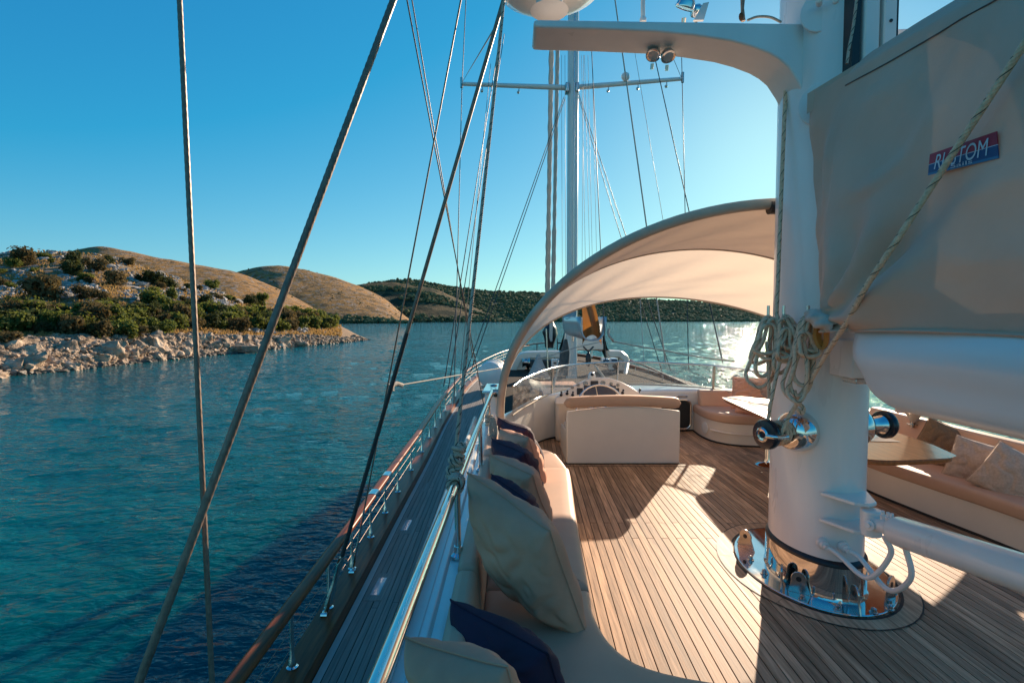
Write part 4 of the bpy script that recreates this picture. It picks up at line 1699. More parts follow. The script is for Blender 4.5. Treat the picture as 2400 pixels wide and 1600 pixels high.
# ------------------------------------------------------------------ starboard settee, corner seat
stt = thing('settee', (3.9, 4, 0), 'long starboard settee with taupe seat pads and cream base behind the mast', 'settee')
sf = curve2([(3.62, 6.2), (3.58, 5.2), (3.66, 4.5), (3.76, 3.9), (3.80, 3.2), (3.8, 1)], 4)
slab([(4.3, 6.2)] + [(x + .03, y) for x, y in sf] + [(4.3, 1)], .0, .25).build('settee_base', M['cream'], stt, angle=40)
mb = MB()
prev = None
for x, y in sf:
    sec = [Vector((x + .028, y, .02)), Vector((x + .016, y, .012)), Vector((x + .014, y, .001))]
    if prev:
        for k in range(2):
            mb.add([prev[k], prev[k + 1], sec[k + 1], sec[k]], [(0, 1, 2, 3)])
    prev = sec
mb.build('sealing_line', M['caulk'], stt)
cushion([(4.2, 6.2)] + sf + [(4.2, 1)], .25, .365, M['pad'], stt, .04)
for y0, y1 in ((1, 3.6), (3.62, 6.0)):
    mb = MB()
    mb.hexa([Vector((4.12, y0, .34)), Vector((4.30, y0, .34)), Vector((4.33, y0, .72)), Vector((4.22, y0, .72))],
            [Vector((4.12, y1, .34)), Vector((4.30, y1, .34)), Vector((4.33, y1, .72)), Vector((4.22, y1, .72))])
    mb.build('back_cushion', M['pad'], stt, bevel=.03, bseg=3)
G2 = 'scatter cushions along the starboard settee'
def spil(px, py, Y, w, m, lab, seed, rot=.0, tilt=.35):
    c = at(px, py, Y)
    # stands on the seat, faces aft-port
    face = Vector((-.72, -.60, .38)).normalized()
    side = face.cross(Vector((0, 0, 1))).normalized()
    up = side.cross(face).normalized()
    ca, sa = math.cos(rot), math.sin(rot)
    s2, u2 = side * ca + up * sa, up * ca - side * sa
    A = c - s2 * w / 2 + u2 * w / 2
    B = c + s2 * w / 2 + u2 * w / 2
    C2 = c + s2 * w / 2 - u2 * w / 2
    return pillow(A, B, C2, .10, m, 'cushion', lab, G2, seed, .8)
spil(2134, 1012, 5.5, .42, M['linen'], 'linen cushion on the starboard settee nearest the winch', 21, .22)
spil(2212, 1050, 4.85, .46, M['brownc'], 'brown woven cushion on the starboard settee beside the table tip', 22, .34)
spil(2290, 1086, 4.4, .40, M['linen'], 'pale linen cushion third from the mast on the starboard settee', 23, .2)
spil(2374, 1116, 4.05, .42, M['linen'], 'linen cushion cut by the right edge of the photo', 24, .45)

cs = thing('corner_seat', (3.3, 7.3, 0), 'rounded cream corner seat with taupe pad by the companion hatch', 'corner seat')
cf = curve2([(2.82, 7.92), (2.80, 7.5), (2.86, 7.2), (3.05, 6.98), (3.45, 6.88), (4.2, 6.7)], 5)
slab([(4.25, 7.4), (3.6, 7.86), (2.9, 7.93)] + [(x + .02, y + .02) for x, y in cf], .0, .30).build('seat_base', M['cream'], cs, angle=40)
mb = MB()
prev = None
for x, y in cf:
    sec = [Vector((x + .012, y + .012, .022)), Vector((x, y, .014)), Vector((x, y, .001))]
    if prev:
        for k in range(2):
            mb.add([prev[k], prev[k + 1], sec[k + 1], sec[k]], [(0, 1, 2, 3)])
    prev = sec
mb.build('sealing_line', M['caulk'], cs)
# rounded step in the base
mb = MB()
for a, b in zip(cf[8:], cf[9:]):
    pass
mb.tube([(x - .004, y - .004, .17) for x, y in cf[9:]], .016, 8)
mb.build('base_moulding', M['cream'], cs, angle=60)
cushion([(4.2, 7.4), (3.55, 7.82), (2.92, 7.9)] + cf, .30, .43, M['pad'], cs, .04)
mb = MB()
mb.hexa([Vector((2.86, 7.70, .42)), Vector((3.5, 7.66, .42)), Vector((3.5, 7.74, .66)), Vector((2.86, 7.78, .66))],
        [Vector((2.86, 7.84, .42)), Vector((3.5, 7.80, .42)), Vector((3.5, 7.86, .66)), Vector((2.86, 7.90, .66))])
mb.build('back_cushion', M['pad'], cs, bevel=.03, bseg=3)
mb = MB()
spc = Vector((2.822, 7.42, .16))
mb.lathe([(.085, 0), (.085, .008), (.07, .012), (.001, .008)], axis_matrix(spc, (-1, -.15, 0)), 20)
mb.build('speaker', M['white'], cs)
pillow(at(1716, 882, 7.55), at(1808, 886, 7.2), at(1806, 965, 7.0), .09, M['beige'], 'cushion', 'beige cushion leaning on the corner seat behind the table', G2, 31)
pillow(at(1724, 930, 7.3), at(1800, 938, 6.95), at(1800, 975, 6.8), .06, M['beige'], 'cushion', 'flat beige cushion half hidden under the table edge', G2, 32)

# ------------------------------------------------------------------ saloon table
tb = thing('table', (3.05, 5.5, 0), 'varnished wedge-shaped cockpit table on a steel pedestal, passing behind the mast', 'table')
tp = curve2([(2.82, 6.78), (2.78, 6.5), (2.70, 5.2), (2.62, 4.0), (2.72, 3.78), (3.1, 3.80), (3.34, 3.86), (3.42, 4.0), (3.52, 4.6), (3.5, 6.2), (3.42, 6.8), (3.1, 6.88), (2.82, 6.78)], 4)[:-1]
mb = MB()
mb.prism([(x, y, .655) for x, y in tp], (0, 0, .045))
mb.build('table_edge', M['table_rim'], tb, bevel=.012, bseg=3)
mb = MB()
ip = offset_poly([Vector(p) for p in tp][::-1], .022)
mb.add([(p.x, p.y, .7045) for p in ip], [tuple(range(len(ip)))])
top = mb.build('table_top', M['varnish_light'], tb)
if top.data.polygons[0].normal.z < 0:
    top.data.flip_normals()
M['inlay'] = mat('white_table_leaf', (.7, .66, .6), .12, var=.05, coat=.5)
mb = MB()
mb.add([(2.9, 4.35, .7085), (3.3, 4.3, .7085), (3.3, 6.3, .7085), (2.9, 6.35, .7085)], [(0, 1, 2, 3)])
mb.build('inlay', M['inlay'], tb)
mb = MB()
mb.lathe([(.15, .001), (.15, .015), (.12, .035), (.055, .05), (.045, .09), (.045, .655)], Matrix.Translation((3.06, 6.05, 0)), 24)
mb.build('pedestal', M['chrome'], tb, angle=40)
mb = MB()
mb.lathe([(.15, .001), (.15, .015), (.12, .035), (.055, .05), (.045, .09), (.045, .655)], Matrix.Translation((3.05, 4.7, 0)), 24)
mb.build('pedestal', M['chrome'], tb, angle=40)

# ------------------------------------------------------------------ windscreen
ws = thing('windscreen', (2, 8, .6), 'low curved windscreen of salt-hazed glass with a thin top rail ahead of the helm', 'windscreen')
WT = [(1203, 905, 5.75), (1235, 884, 6.35), (1296, 862, 7.5), (1357, 853, 8.1), (1449, 848, 8.5), (1530, 849, 8.5), (1592, 852, 8.3), (1673, 857, 7.95), (1765, 868, 7.25), (1850, 880, 6.6)]
wt = spline([at(*p) for p in WT], 6)
wb = [Vector((p.x + (.01 if p.x > 2 else -.01), p.y + .06, COAM - .02)) for p in wt]
mb = MB()
mb.tube(wt, .014, 8)
mb.build('top_rail', M['steel'], ws, angle=60)
mb = MB()
mb.tube([p + Vector((0, 0, .02)) for p in wb], .012, 6)
mb.build('bottom_rail', M['canvas_edge'], ws)
for k, (i0, i1) in enumerate(((0, 12), (12, 24), (24, 36), (36, 42), (42, 54))):
    mb = MB()
    for i in range(i0, i1):
        mb.add([wb[i], wb[i + 1], wt[i + 1], wt[i]], [(0, 1, 2, 3)])
    mb.build('glass_pane', M['glass'], ws, angle=180)
for i in (12, 24, 42):
    mb = MB()
    mb.tube([wb[i] + Vector((0, -.02, 0)), wt[i] + Vector((0, -.02, 0))], .02 if i == 42 else .011, 8)
    mb.build('post', M['canvas_edge'] if i == 42 else M['steel'], ws)

# ------------------------------------------------------------------ main mast
MX, MY = 2.06, 3.44
MA, MB_ = .25, .36          # half widths athwart and fore-aft
mast = thing('main_mast', (MX, MY, 0), 'thick white main mast stepped through the cockpit deck in a polished steel collar', 'mast')
def mast_ring(z, k=1.0, n=40):
    return [Vector((MX + MA * k * math.cos(2 * math.pi * i / n), MY + MB_ * k * math.sin(2 * math.pi * i / n), z)) for i in range(n)]
mb = MB()
prev = None
for z in (.245, .5, 1, 1.5, 2, 2.5, 3, 4, 6, 9, 14, 20, 26):
    b = mb.add(mast_ring(z, 1 if z < 9 else 1 - (z - 9) * .012), [])
    if prev is not None:
        for i in range(40):
            mb.f.append((prev + i, prev + (i + 1) % 40, b + (i + 1) % 40, b + i))
    prev = b
mb.build('mast_tube', M['white_paint'], mast, angle=60)
mb = MB()
prev = None
for z, k in ((.004, 1.12), (.02, 1.085), (.05, 1.07), (.225, 1.06)):
    b = mb.add(mast_ring(z, k), [])
    if prev is not None:
        for i in range(40):
            mb.f.append((prev + i, prev + (i + 1) % 40, b + (i + 1) % 40, b + i))
    prev = b
mb.build('collar', M['chrome'], mast, angle=50)
mb = MB()
prev = None
for z, k in ((.222, 1.065), (.236, 1.068), (.25, 1.03), (.258, 1.0)):
    b = mb.add(mast_ring(z, k), [])
    if prev is not None:
        for i in range(40):
            mb.f.append((prev + i, prev + (i + 1) % 40, b + (i + 1) % 40, b + i))
    prev = b
mb.build('gasket', M['black'], mast, angle=60)
mb = MB()
o = oval(.468, .635, .012)
mb.prism([(p.x, p.y, .003) for p in o], (0, 0, .011))
mb.build('base_plate', M['chrome'], mast, bevel=.006, angle=30)
# hold-down lugs and bolts on the plate
def lug(p, ang, s=1.):
    e = Vector((math.cos(ang), math.sin(ang), 0))
    n = Vector((-e.y, e.x, 0))
    mb = MB()
    pts = []
    for k in range(9):
        a = R(-20 + k * 27.5)
        pts.append(Vector(p) + e * (.045 * s * math.cos(a)) + Vector((0, 0, .09 * s + .045 * s * math.sin(a))))
    pts += [Vector(p) - e * .07 * s + Vector((0, 0, .0)), Vector(p) + e * .06 * s]
    mb.prism([q - n * .006 for q in pts], n * .012)
    L_ = mb.build('lug', M['steel'], mast, bevel=.002)
    mb = MB()
    mb.lathe([(.016, -.008), (.016, .008)], axis_matrix(Vector(p) + Vector((0, 0, .09 * s)), n), 12)
    mb.build('lug_eye', M['black'], L_)
lug((2.05, 2.99, .014), R(80), 1.1)
lug((2.33, 3.08, .014), R(35), 1.2)
lug((1.765, 3.80, .014), R(120), 1.1)
lug((1.765, 3.28, .014), R(60), 1.0)
lug((1.82, 3.18, .014), R(150), 1.0)
for p in ((1.72, 3.62), (1.78, 3.92), (1.80, 3.10), (1.95, 2.99), (2.14, 2.955), (2.26, 2.99), (2.42, 3.18), (2.49, 3.55), (1.72, 3.42), (2.3, 3.05)):
    mb = MB()
    mb.lathe([(.024, 0), (.024, .006), (.015, .008), (.015, .026), (.008, .032), (.001, .034)], Matrix.Translation((p[0], p[1], .014)), 10)
    mb.build('bolt', M['steel'], mast, angle=40)
# luff track and slot on the after side, above the boom
mb = MB()
mb.box((1.985, 3.075, 8.5), (.045, .10, 13))
mb.build('slot', M['black'], mast)
mb = MB()
mb.box((2.065, 3.06, 8.5), (.09, .10, 13))
mb.build('luff_track', M['white_paint'], mast, bevel=.01)
mb = MB()
mb.box((2.165, 3.06, 8.5), (.075, .11, 13))
mb.build('luff_track', M['white_paint'], mast, bevel=.008)
mb = MB()
mb.box((2.215, 3.075, 8.5), (.018, .10, 13))
mb.build('slot', M['black'], mast)
for z in (3.45, 3.66, 3.87, 4.1):
    mb = MB()
    mb.lathe([(.009, 0), (.009, .006), (.001, .008)], axis_matrix((2.165, 3.004, z), (0, -1, 0)), 8)
    mb.build('screw', M['wire_dark'], mast)
# patches of the mast foot: vang lugs
def tri_lug(z, t):
    mb = MB()
    p = [Vector((1.90, 3.115, z)), Vector((2.20, 3.13, z)), Vector((2.12, 2.93, z)), Vector((2.06, 2.90, z)), Vector((1.99, 2.93, z))]
    mb.prism(p, (0, 0, t))
    mb.build('vang_lug', M['white_paint'], mast, bevel=.005)
tri_lug(.665, .022)
tri_lug(.50, .022)
for x in (1.93, 2.03):
    mb = MB()
    mb.lathe([(.034, 0), (.034, .02), (.026, .025), (.026, .045), (.016, .05), (.016, .07)], axis_matrix((x, MY - MB_ * math.sqrt(1 - ((x - MX) / MA) ** 2) - .0, .36), (-.1, -1, -.1)), 12)
    mb.build('hose_fitting', M['white_paint'], mast, angle=40)
mb = MB()
mb.box((1.99, 3.0, 1.52), (.12, .22, .22))
mb.build('gooseneck_bracket', M['white_paint'], mast, bevel=.01)
mb = MB()
mb.box((2.0, 2.95, 1.395), (.10, .12, .03))
mb.build('gooseneck_pin', M['steel'], mast, bevel=.006)

# hydraulic vang
v0 = at(2036, 1221, 2.93)
v1 = Vector((2.06, -1.0, 1.22))
vd = (v1 - v0).normalized()
vang = thing('boom_vang', v0, 'white hydraulic vang tube running from the mast foot out past the right edge', 'boom vang')
mb = MB()
mb.tube([v0 + vd * t for t in (.20, .215, .24, 1.2, 2.6)], [.055, .072, .079, .079, .079], 24)
mb.build('cylinder', M['white_paint'], vang, angle=50)
mb = MB()
mb.tube([v0 + vd * .03, v0 + vd * .09, v0 + vd * .21], [.05, .04, .042], 14)
mb.build('fork', M['white_paint'], vang, angle=50)
mb = MB()
mb.lathe([(.055, -.075), (.055, .075)], Matrix.Translation(v0 + vd * .02), 16)
mb.build('knuckle', M['white_paint'], vang, bevel=.008, angle=40)
mb = MB()
mb.lathe([(.03, 0), (.03, .016), (.014, .02), (.014, .03)], axis_matrix(v0 + vd * .06 + Vector((-.045, -.02, 0)), (-.9, -.4, .1)), 12)
mb.build('pin', M['white_paint'], vang, angle=40)
for s in (.12, .16, .19):
    mb = MB()
    mb.lathe([(.016, 0), (.016, .03), (.009, .034), (.009, .055)], axis_matrix(v0 + vd * s + Vector((0, 0, .035)), (-.2, -.1, 1)), 8)
    mb.build('valve', M['white_paint'], vang, angle=40)
for x, e, dz in ((1.93, v0 + vd * .15 + Vector((-.03, -.02, -.04)), -.10), (2.03, v0 + vd * .27 + Vector((0, -.01, -.06)), -.17)):
    p0 = Vector((x, MY - MB_ * math.sqrt(1 - ((x - MX) / MA) ** 2) - .06, .355))
    mid = (p0 + e) / 2
    mb = MB()
    mb.tube(spline([p0, p0 + Vector((.04, -.04, -.025)), Vector((mid.x + .06, mid.y - .03, .30 + dz * .4)), e + Vector((.03, -.01, dz)), e], 8), .0145, 10)
    mb.build('hose', M['white_paint'], vang, angle=60)

# ------------------------------------------------------------------ winches on the mast
def winch(p, d, label):
    w = thing('winch', p, label, 'winch')
    q = axis_matrix(p, d)
    mb = MB()
    mb.lathe([(.11, -.02), (.128, .0), (.132, .03), (.128, .075), (.108, .115), (.08, .135), (.06, .14)], q, 32)
    mb.build('bowl', M['chrome'], w, angle=60)
    mb = MB()
    mb.lathe([(.06, .13), (.056, .15), (.052, .20), (.056, .245), (.066, .26), (.066, .272)], q, 28)
    mb.build('drum', M['chrome'], w, angle=50)
    mb = MB()
    mb.lathe([(.05, .272), (.088, .276), (.094, .286), (.094, .308), (.086, .322), (.05, .328)], q, 28)
    mb.build('self_tailer', M['navy_black'], w, angle=40)
    mb = MB()
    mb.lathe([(.046, .32), (.046, .338), (.036, .346), (.034, .338), (.022, .336), (.022, .31)], q, 24)
    mb.build('cap', M['chrome'], w, angle=40)
    mb = MB()
    a = [q @ Vector((x, .0, .335)) for x in (.035,)] 
    mb.tube([q @ Vector((.035, 0, .335)), q @ Vector((.075, .0, .325)), q @ Vector((.098, 0, .29)), q @ Vector((.10, 0, .24))], [.016, .014, .013, .014], 10)
    mb.build('stripper_arm', M['chrome'], w, angle=60)
    return w
winch(Vector((1.86, 3.26, 1.035)), (-.93, -.36, 0), 'polished winch with a black jaw on the port side of the mast, wound with rope')
winch(Vector((2.22, 3.36, 1.04)), (.9, .2, 0), 'winch on the starboard side of the mast, its black jaw showing beside the boom')

# ------------------------------------------------------------------ boom and sail cover
BX = 2.06
boom = thing('main_boom', (BX, .5, 1.28), 'white rounded main boom under the taupe sail cover', 'boom')
prof = []
for k in range(25):
    a = math.pi * k / 24
    x = -.325 * math.copysign(abs(math.cos(a)) ** .85, math.cos(a))
    z = 1.68 - .405 * math.sin(a) ** .8
    prof.append((x, z))
prof = [(-.27, 1.80), (-.29, 1.72)] + prof + [(.29, 1.72), (.27, 1.80)]
mb = MB()
prev = None
for Y, k in ((2.70, .55), (2.685, .78), (2.65, .93), (2.58, 1.0), (2.45, 1.0), (2.3, 1.0), (2.15, 1.0), (2.0, 1.0), (1.85, 1.0), (1.7, 1.0), (1.5, 1.0), (1.2, 1.0), (.6, 1.0), (-1, 1.0), (-3, 1.0)):
    b = mb.add([(BX + x * k + .02 * noise.noise(Vector((Y * 1.3, z * 6, 4))) - .012 * math.sin(z * 28 + Y * .8), Y - (.05 * (1 - (z - 1.32) / .44) if Y > 2.5 else 0), 1.80 - (1.80 - z) * (k * .5 + .5)) for x, z in prof], [])
    if prev is not None:
        for i in range(len(prof) - 1):
            mb.f.append((prev + i, prev + i + 1, b + i + 1, b + i))
    else:
        mb.f.append(tuple(b + i for i in range(len(prof))))
    prev = b
M['boom'] = mat('boom_paint', (.74, .73, .72), .36, var=.04, vs=2, coat=.1, bump=.12, bs=1.3, bdist=.03, stretch=(1, .4, 1))
mb.build('boom_shell', M['boom'], boom, angle=60)

def cov_front(z):
    return 2.86 - .05 * max(0, (2.0 - z))
def cover_pt(u, w):
    # u along the boom from the mast aft, w from the port bottom edge over the ridge
    t = u * u * .35 + u * .65
    zr = lerp(3.24, 2.72, min(1, t * 1.0))
    zb = 1.675 + .02 * math.sin(u * 9)
    if w < .75:
        s = w / .75
        z = lerp(zb, zr - .15, s)
        X = interp([(0, 1.715), (.12, 1.705), (.35, 1.735), (.6, 1.765), (.85, 1.80), (1, 1.84)], s)
    else:
        s = (w - .75) / .25
        z = lerp(zr - .15, zr, math.sin(s * math.pi / 2))
        X = lerp(1.84, 2.06, s)
    if z < 1.72 and u < .06:
        pass
    Y = lerp(cov_front(z), -3.0, t)
    # folds gathered towards the tack lashing
    tk = Vector((0, 2.84, 1.74))
    dy, dz = tk.y - Y, z - tk.z
    r = math.hypot(dy, dz)
    a = math.atan2(dz, dy)
    f = (.055 * math.sin(a * 9.5 + noise.noise(Vector((r * 2, a, 0))) * 2.5) * math.exp(-((r - .28) / .30) ** 2)
         + .05 * math.exp(-((a - .35) / .18) ** 2) * math.exp(-((r - .55) / .40) ** 2)
         - .07 * math.exp(-((a - .62) / .16) ** 2) * math.exp(-((r - .5) / .35) ** 2))
    b = .05 * noise.noise(Vector((Y * .9, z * 1.2, 3))) + .022 * noise.noise(Vector((Y * 2.6 - z * 1.5, z * 3.2, 7))) + .05 * max(0, .22 - abs(noise.noise(Vector((Y * 1.1 + z * 1.3, z * 1.6 - Y * .7, 12))))) * 1.6
    near = min(1, u * 12)
    X -= (f * min(1, .25 + near) + b * near) * (1 if w < .75 else .4)
    return Vector((X, Y, z))
cov = thing('sail_cover', (BX, .5, 1.6), 'big taupe canvas sail cover standing on the boom at the right edge', 'sail cover')
mb = MB()
mb.grid(cover_pt, 110, 90)
mb.grid(lambda u, w: Vector((2 * BX - cover_pt(u, w).x, cover_pt(u, w).y, cover_pt(u, w).z)), 40, 24)
mb.build('cover_cloth', M['cover'], cov, angle=180)
# front closing flap that wraps round the mast
def flap(u, w):
    z = lerp(1.74, 3.10, w)
    s = max(0, min(1, (z - 1.675) / 1.415)) * .75
    a = cover_pt(0, s)
    tgt = Vector((lerp(1.875, 1.805, w), lerp(3.10, 3.19, w ** 1.5), z))
    p = a.lerp(tgt, u)
    p.x -= .035 * math.sin(u * math.pi) * noise.noise(Vector((w * 4 + u, u * 2, 5))) * 2 + .012 * u * noise.noise(Vector((w * 9, u * 3, 2)))
    return p
mb = MB()
mb.grid(flap, 10, 50)
mb.build('front_flap', M['cover'], cov, angle=180)
mb = MB()
mb.grid(lambda u, w: (lerp(1.775, 2.02, u), lerp(3.16, 2.84, u) - .02, lerp(3.10, 3.2, u) + .03 * math.sin(w * math.pi) - .12 * w + .02 * u), 8, 4)
mb.build('front_flap', M['cover'], cov, angle=180)
# stitched seam under the ridge and bound lower hem
M['stitch'] = mat('dark_stitching', (.10, .085, .075), .8)
mb = MB()
mb.tube([cover_pt(i / 40, .715) + Vector((-.004, 0, 0)) for i in range(41)], .003, 5)
mb.build('seam', M['stitch'], cov)
mb = MB()
mb.tube([cover_pt(i / 60, .002) + Vector((-.004, 0, 0)) for i in range(61)], .0075, 6)
mb.build('hem', M['cover'], cov)
# maker's label
lab = thing('maker_label', Vector((1.74, 2.0, 2.3)), 'small red and blue label reading RUSTOM Sails on the sail cover', 'label')
def cov_hit(px, py):
    d = ray(px, py)
    # march to the cover's port face
    best = None
    for i in range(400):
        u = i / 400 * .4
        t = u * u * .35 + u * .65
        Y = lerp(2.86, -3.0, t)
        k = Y / d.y
        p = Vector((0, 0, H)) + d * k
        zr = lerp(3.24, 2.72, t)
        s = max(0, min(1, (p.z - 1.675) / (zr - .15 - 1.675)))
        q = cover_pt(u, s * .75)
        e = abs(q.x - p.x)
        if best is None or e < best[0]:
            best = (e, q)
    return best[1]
c00, c10, c11, c01 = cov_hit(2195, 417), cov_hit(2343, 377), cov_hit(2344, 313), cov_hit(2197, 367)
xl = min(c.x for c in (c00, c10, c11, c01)) - .012
for c in (c00, c10, c11, c01):
    c.x = lerp(c.x, xl + .008, .75)
def lp(u, v, off=.0):
    p = (c00 * (1 - u) + c10 * u) * (1 - v) + (c01 * (1 - u) + c11 * u) * v
    return p + Vector((-off, 0, 0))
M['lab_red'] = mat('label_red', (.36, .014, .04), .5, var=.1)
M['lab_blue'] = mat('label_blue', (.006, .055, .17), .5, var=.1)
M['lab_light'] = mat('label_light_blue', (.03, .16, .30), .5, var=.1)
M['lab_white'] = mat('label_white', (.55, .60, .66), .5, var=.05)
def strip(name, v0, v1, m, off=.002):
    mb = MB()
    mb.hexa([lp(0, v0, off), lp(1, v0, off), lp(1, v1, off), lp(0, v1, off)], [lp(0, v0, -.002), lp(1, v0, -.002), lp(1, v1, -.002), lp(0, v1, -.002)])
    mb.build(name, m, lab)
strip('blue_band', .10, .49, M['lab_blue'])
strip('white_line', .49, .515, M['lab_white'])
strip('red_band', .515, 1, M['lab_red'])
strip('light_band', 0, .10, M['lab_light'])
def text(body, u0, u1, v0, v1, name, shear=.25, off=.004):
    cu = bpy.data.curves.new(name, 'FONT')
    cu.body = body
    cu.shear = shear
    cu.extrude = .0
    cu.offset = .0
    o = bpy.data.objects.new(name, cu)
    COL.objects.link(o)
    bpy.context.view_layer.update()
    dg = bpy.context.evaluated_depsgraph_get()
    me = bpy.data.meshes.new_from_object(o.evaluated_get(dg))
    bpy.data.objects.remove(o)
    xs = [v.co.x for v in me.vertices]
    ys = [v.co.y for v in me.vertices]
    for v in me.vertices:
        fu = (v.co.x - min(xs)) / (max(xs) - min(xs))
        fv = (v.co.y - min(ys)) / (max(ys) - min(ys))
        v.co = lp(lerp(u0, u1, fu), lerp(v0, v1, fv), off) - ORG[lab]
    me.materials.append(M['lab_white'])
    t = bpy.data.objects.new(name, me)
    COL.objects.link(t)
    t.parent = lab
text('RUSTOM', .10, .90, .20, .86, 'lettering')
text('Sails', .37, .68, .05, .21, 'lettering', 0, .005)

# white tack lashing with an orange strop
tk = thing('tack_lashing', (1.74, 2.9, 1.68), 'white cloth tack lashing with an orange strop, at the corner of the sail cover', 'lashing')
mb = MB()
def fn(u, v):
    a = 2 * math.pi * u
    e = Vector((.0, 0, 0))
    p0, p1 = at(1893, 735, 2.96), at(1958, 766, 2.72)
    ax = p1 - p0
    n1 = ax.orthogonal().normalized()
    n2 = ax.cross(n1).normalized()
    r = .048 * math.sin(math.pi * min(1, max(0, v * .9 + .06))) ** .5 * (1 + .16 * math.sin(a * 4 + v * 14) + .1 * noise.noise(Vector((a, v * 6, 2))))
    return p0 + ax * v + (n1 * math.cos(a) + n2 * math.sin(a)) * r
mb.grid(fn, 28, 18, cu=True)
M['cloth_w'] = mat('grubby_white_cloth', (.50, .43, .36), .85, var=.18, vs=14, bump=.4, bs=30)
mb.build('cloth', M['cloth_w'], tk, angle=180)
M['orange'] = mat('orange_webbing', (.50, .16, .02), .7, var=.2)
mb = MB()
mb.tube(spline([at(1918, 770, 2.9), at(1916, 790, 2.9), at(1927, 812, 2.88), at(1936, 800, 2.86), at(1938, 772, 2.85)], 5), .012, 6, flat=2.2)
mb.build('strop', M['orange'], tk)

# ------------------------------------------------------------------ ropes
def rope(name, pts, r, m, label, cat='rope', group=None, n=10, seg=8):
    mb = MB()
    mb.tube(spline(pts, n), r, seg)
    o = mb.build(name, m, angle=60)
    tag(o, label, cat, group)
    return o
rope('topping_line', [at(2420, 70, 1.72), at(2400, 105, 1.74), at(2200, 412, 2.03), at(2100, 566, 2.17), at(2030, 672, 2.33), at(1988, 750, 2.52), at(1930, 840, 2.84), at(1880, 927, 3.02), at(1850, 975, 3.08), at(1828, 1022, 3.10)],
     .0125, M['rope'], 'grey rope with green flecks running diagonally across the sail cover down to the winch', 'rope', None, 12, 12)
rope('halyard', [at(1846, 0, 3.5), at(1845, 120, 3.5), at(1838, 285, 3.42), at(1830, 480, 3.36), at(1824, 640, 3.3), at(1820, 735, 3.26)], .0125, M['rope'],
     'grey green-flecked halyard running straight down the port edge of the mast', 'rope', None, 12, 12)
rope('halyard', [at(2012, -40, 2.98), at(2000, 60, 2.98), at(1990, 112, 2.97), at(1985, 150, 2.96)], .008, M['rope_b'], 'thin black-flecked line tied to the top of the sail cover', 'rope')
def coil(pin_px, loops, label, seed, tails=()):
    rnd = random.Random(seed)
    px, py, Y = pin_px
    c = thing('rope_coil', at(px, py + 100, Y), label, 'rope coil', 'rope coils hanging on the mast pins')
    for (x0, y0, x1, y1, w, dY) in loops:
        # an elongated hanging loop from (x0,y0) to (x1,y1)
        a, b = at(x0, y0, Y + dY), at(x1, y1, Y + dY - .02)
        ax = b - a
        side = Vector((1, -.25, 0)).normalized() * w
        fw = Vector((0, rnd.uniform(-.03, .03), 0))
        pts = [a, a + ax * .12 + side * .55, a + ax * .5 + side * .75 + fw, a + ax * .85 + side * 1.0, b + side * .35, b - side * .35,
               a + ax * .85 - side * 1.0 - fw, a + ax * .5 - side * .7, a + ax * .12 - side * .5]
        mb = MB()
        mb.tube(spline(pts, 5, True), .0122, 9, closed=True)
        mb.build('rope_loop', M['rope'], c, angle=60)
    return c
coil((1800, 735, 3.3), [(1800, 742, 1778, 905, .075, 0), (1798, 748, 1785, 880, .05, -.03), (1806, 745, 1775, 850, .06, .03), (1812, 748, 1800, 840, .055, -.05), (1803, 760, 1792, 828, .07, -.06)],
     'left rope coil, hanging clear of the mast with a wide open loop', 1)
coil((1836, 735, 3.2), [(1842, 740, 1826, 872, .05, 0), (1846, 745, 1838, 845, .06, -.03), (1836, 748, 1850, 830, .05, -.05), (1852, 752, 1856, 820, .045, -.02), (1858, 765, 1850, 815, .05, -.06), (1842, 770, 1838, 838, .045, -.07)],
     'middle rope coil, bunched against the port face of the mast', 2)
coil((1893, 720, 3.05), [(1890, 742, 1858, 930, .06, 0), (1893, 745, 1872, 925, .055, -.03), (1897, 748, 1880, 900, .05, -.05), (1900, 742, 1897, 836, .06, -.06), (1888, 750, 1893, 830, .065, -.02), (1905, 752, 1905, 822, .05, -.07), (1876, 790, 1868, 940, .04, -.06), (1884, 780, 1900, 835, .055, -.09)],
     'right rope coil, largest of three, hanging on the middle of the mast', 3)
# gathering turns and falls
rope('rope_tail', [at(1820, 735, 3.26), at(1838, 800, 3.18), at(1822, 870, 3.15), at(1806, 945, 3.14), at(1800, 985, 3.15)], .0122, M['rope'], 'rope fall leading from the middle coil down to the winch drum', 'rope')
rope('rope_tail', [at(1797, 800, 3.25), at(1801, 860, 3.24), at(1802, 935, 3.24)], .0122, M['rope'], 'short rope end hanging below the left coil', 'rope')
rope('rope_tail', [at(1893, 830, 3.0), at(1897, 850, 2.99), at(1895, 872, 2.99)], .006, M['rope'], 'thin cord end hanging under the right coil', 'rope')
rope('rope_tail', [at(1862, 915, 3.05), at(1868, 940, 3.02), at(1882, 955, 3.0), at(1880, 968, 3.0), at(1868, 958, 3.0)], .0122, M['rope'], 'rope end knotted below the right coil near the winch', 'rope')
turns = thing('winch_turns', Vector((1.64, 3.17, 1.03)), 'turns of grey rope wound round the port winch drum', 'rope')
q = axis_matrix((1.86, 3.26, 1.035), (-.93, -.36, 0))
mb = MB()
mb.tube([q @ Vector((.068 * math.cos(a), .068 * math.sin(a), .15 + a * .0042)) for a in [i * .26 for i in range(74)]], .0125, 8)
mb.build('turn', M['rope'], turns, angle=60)
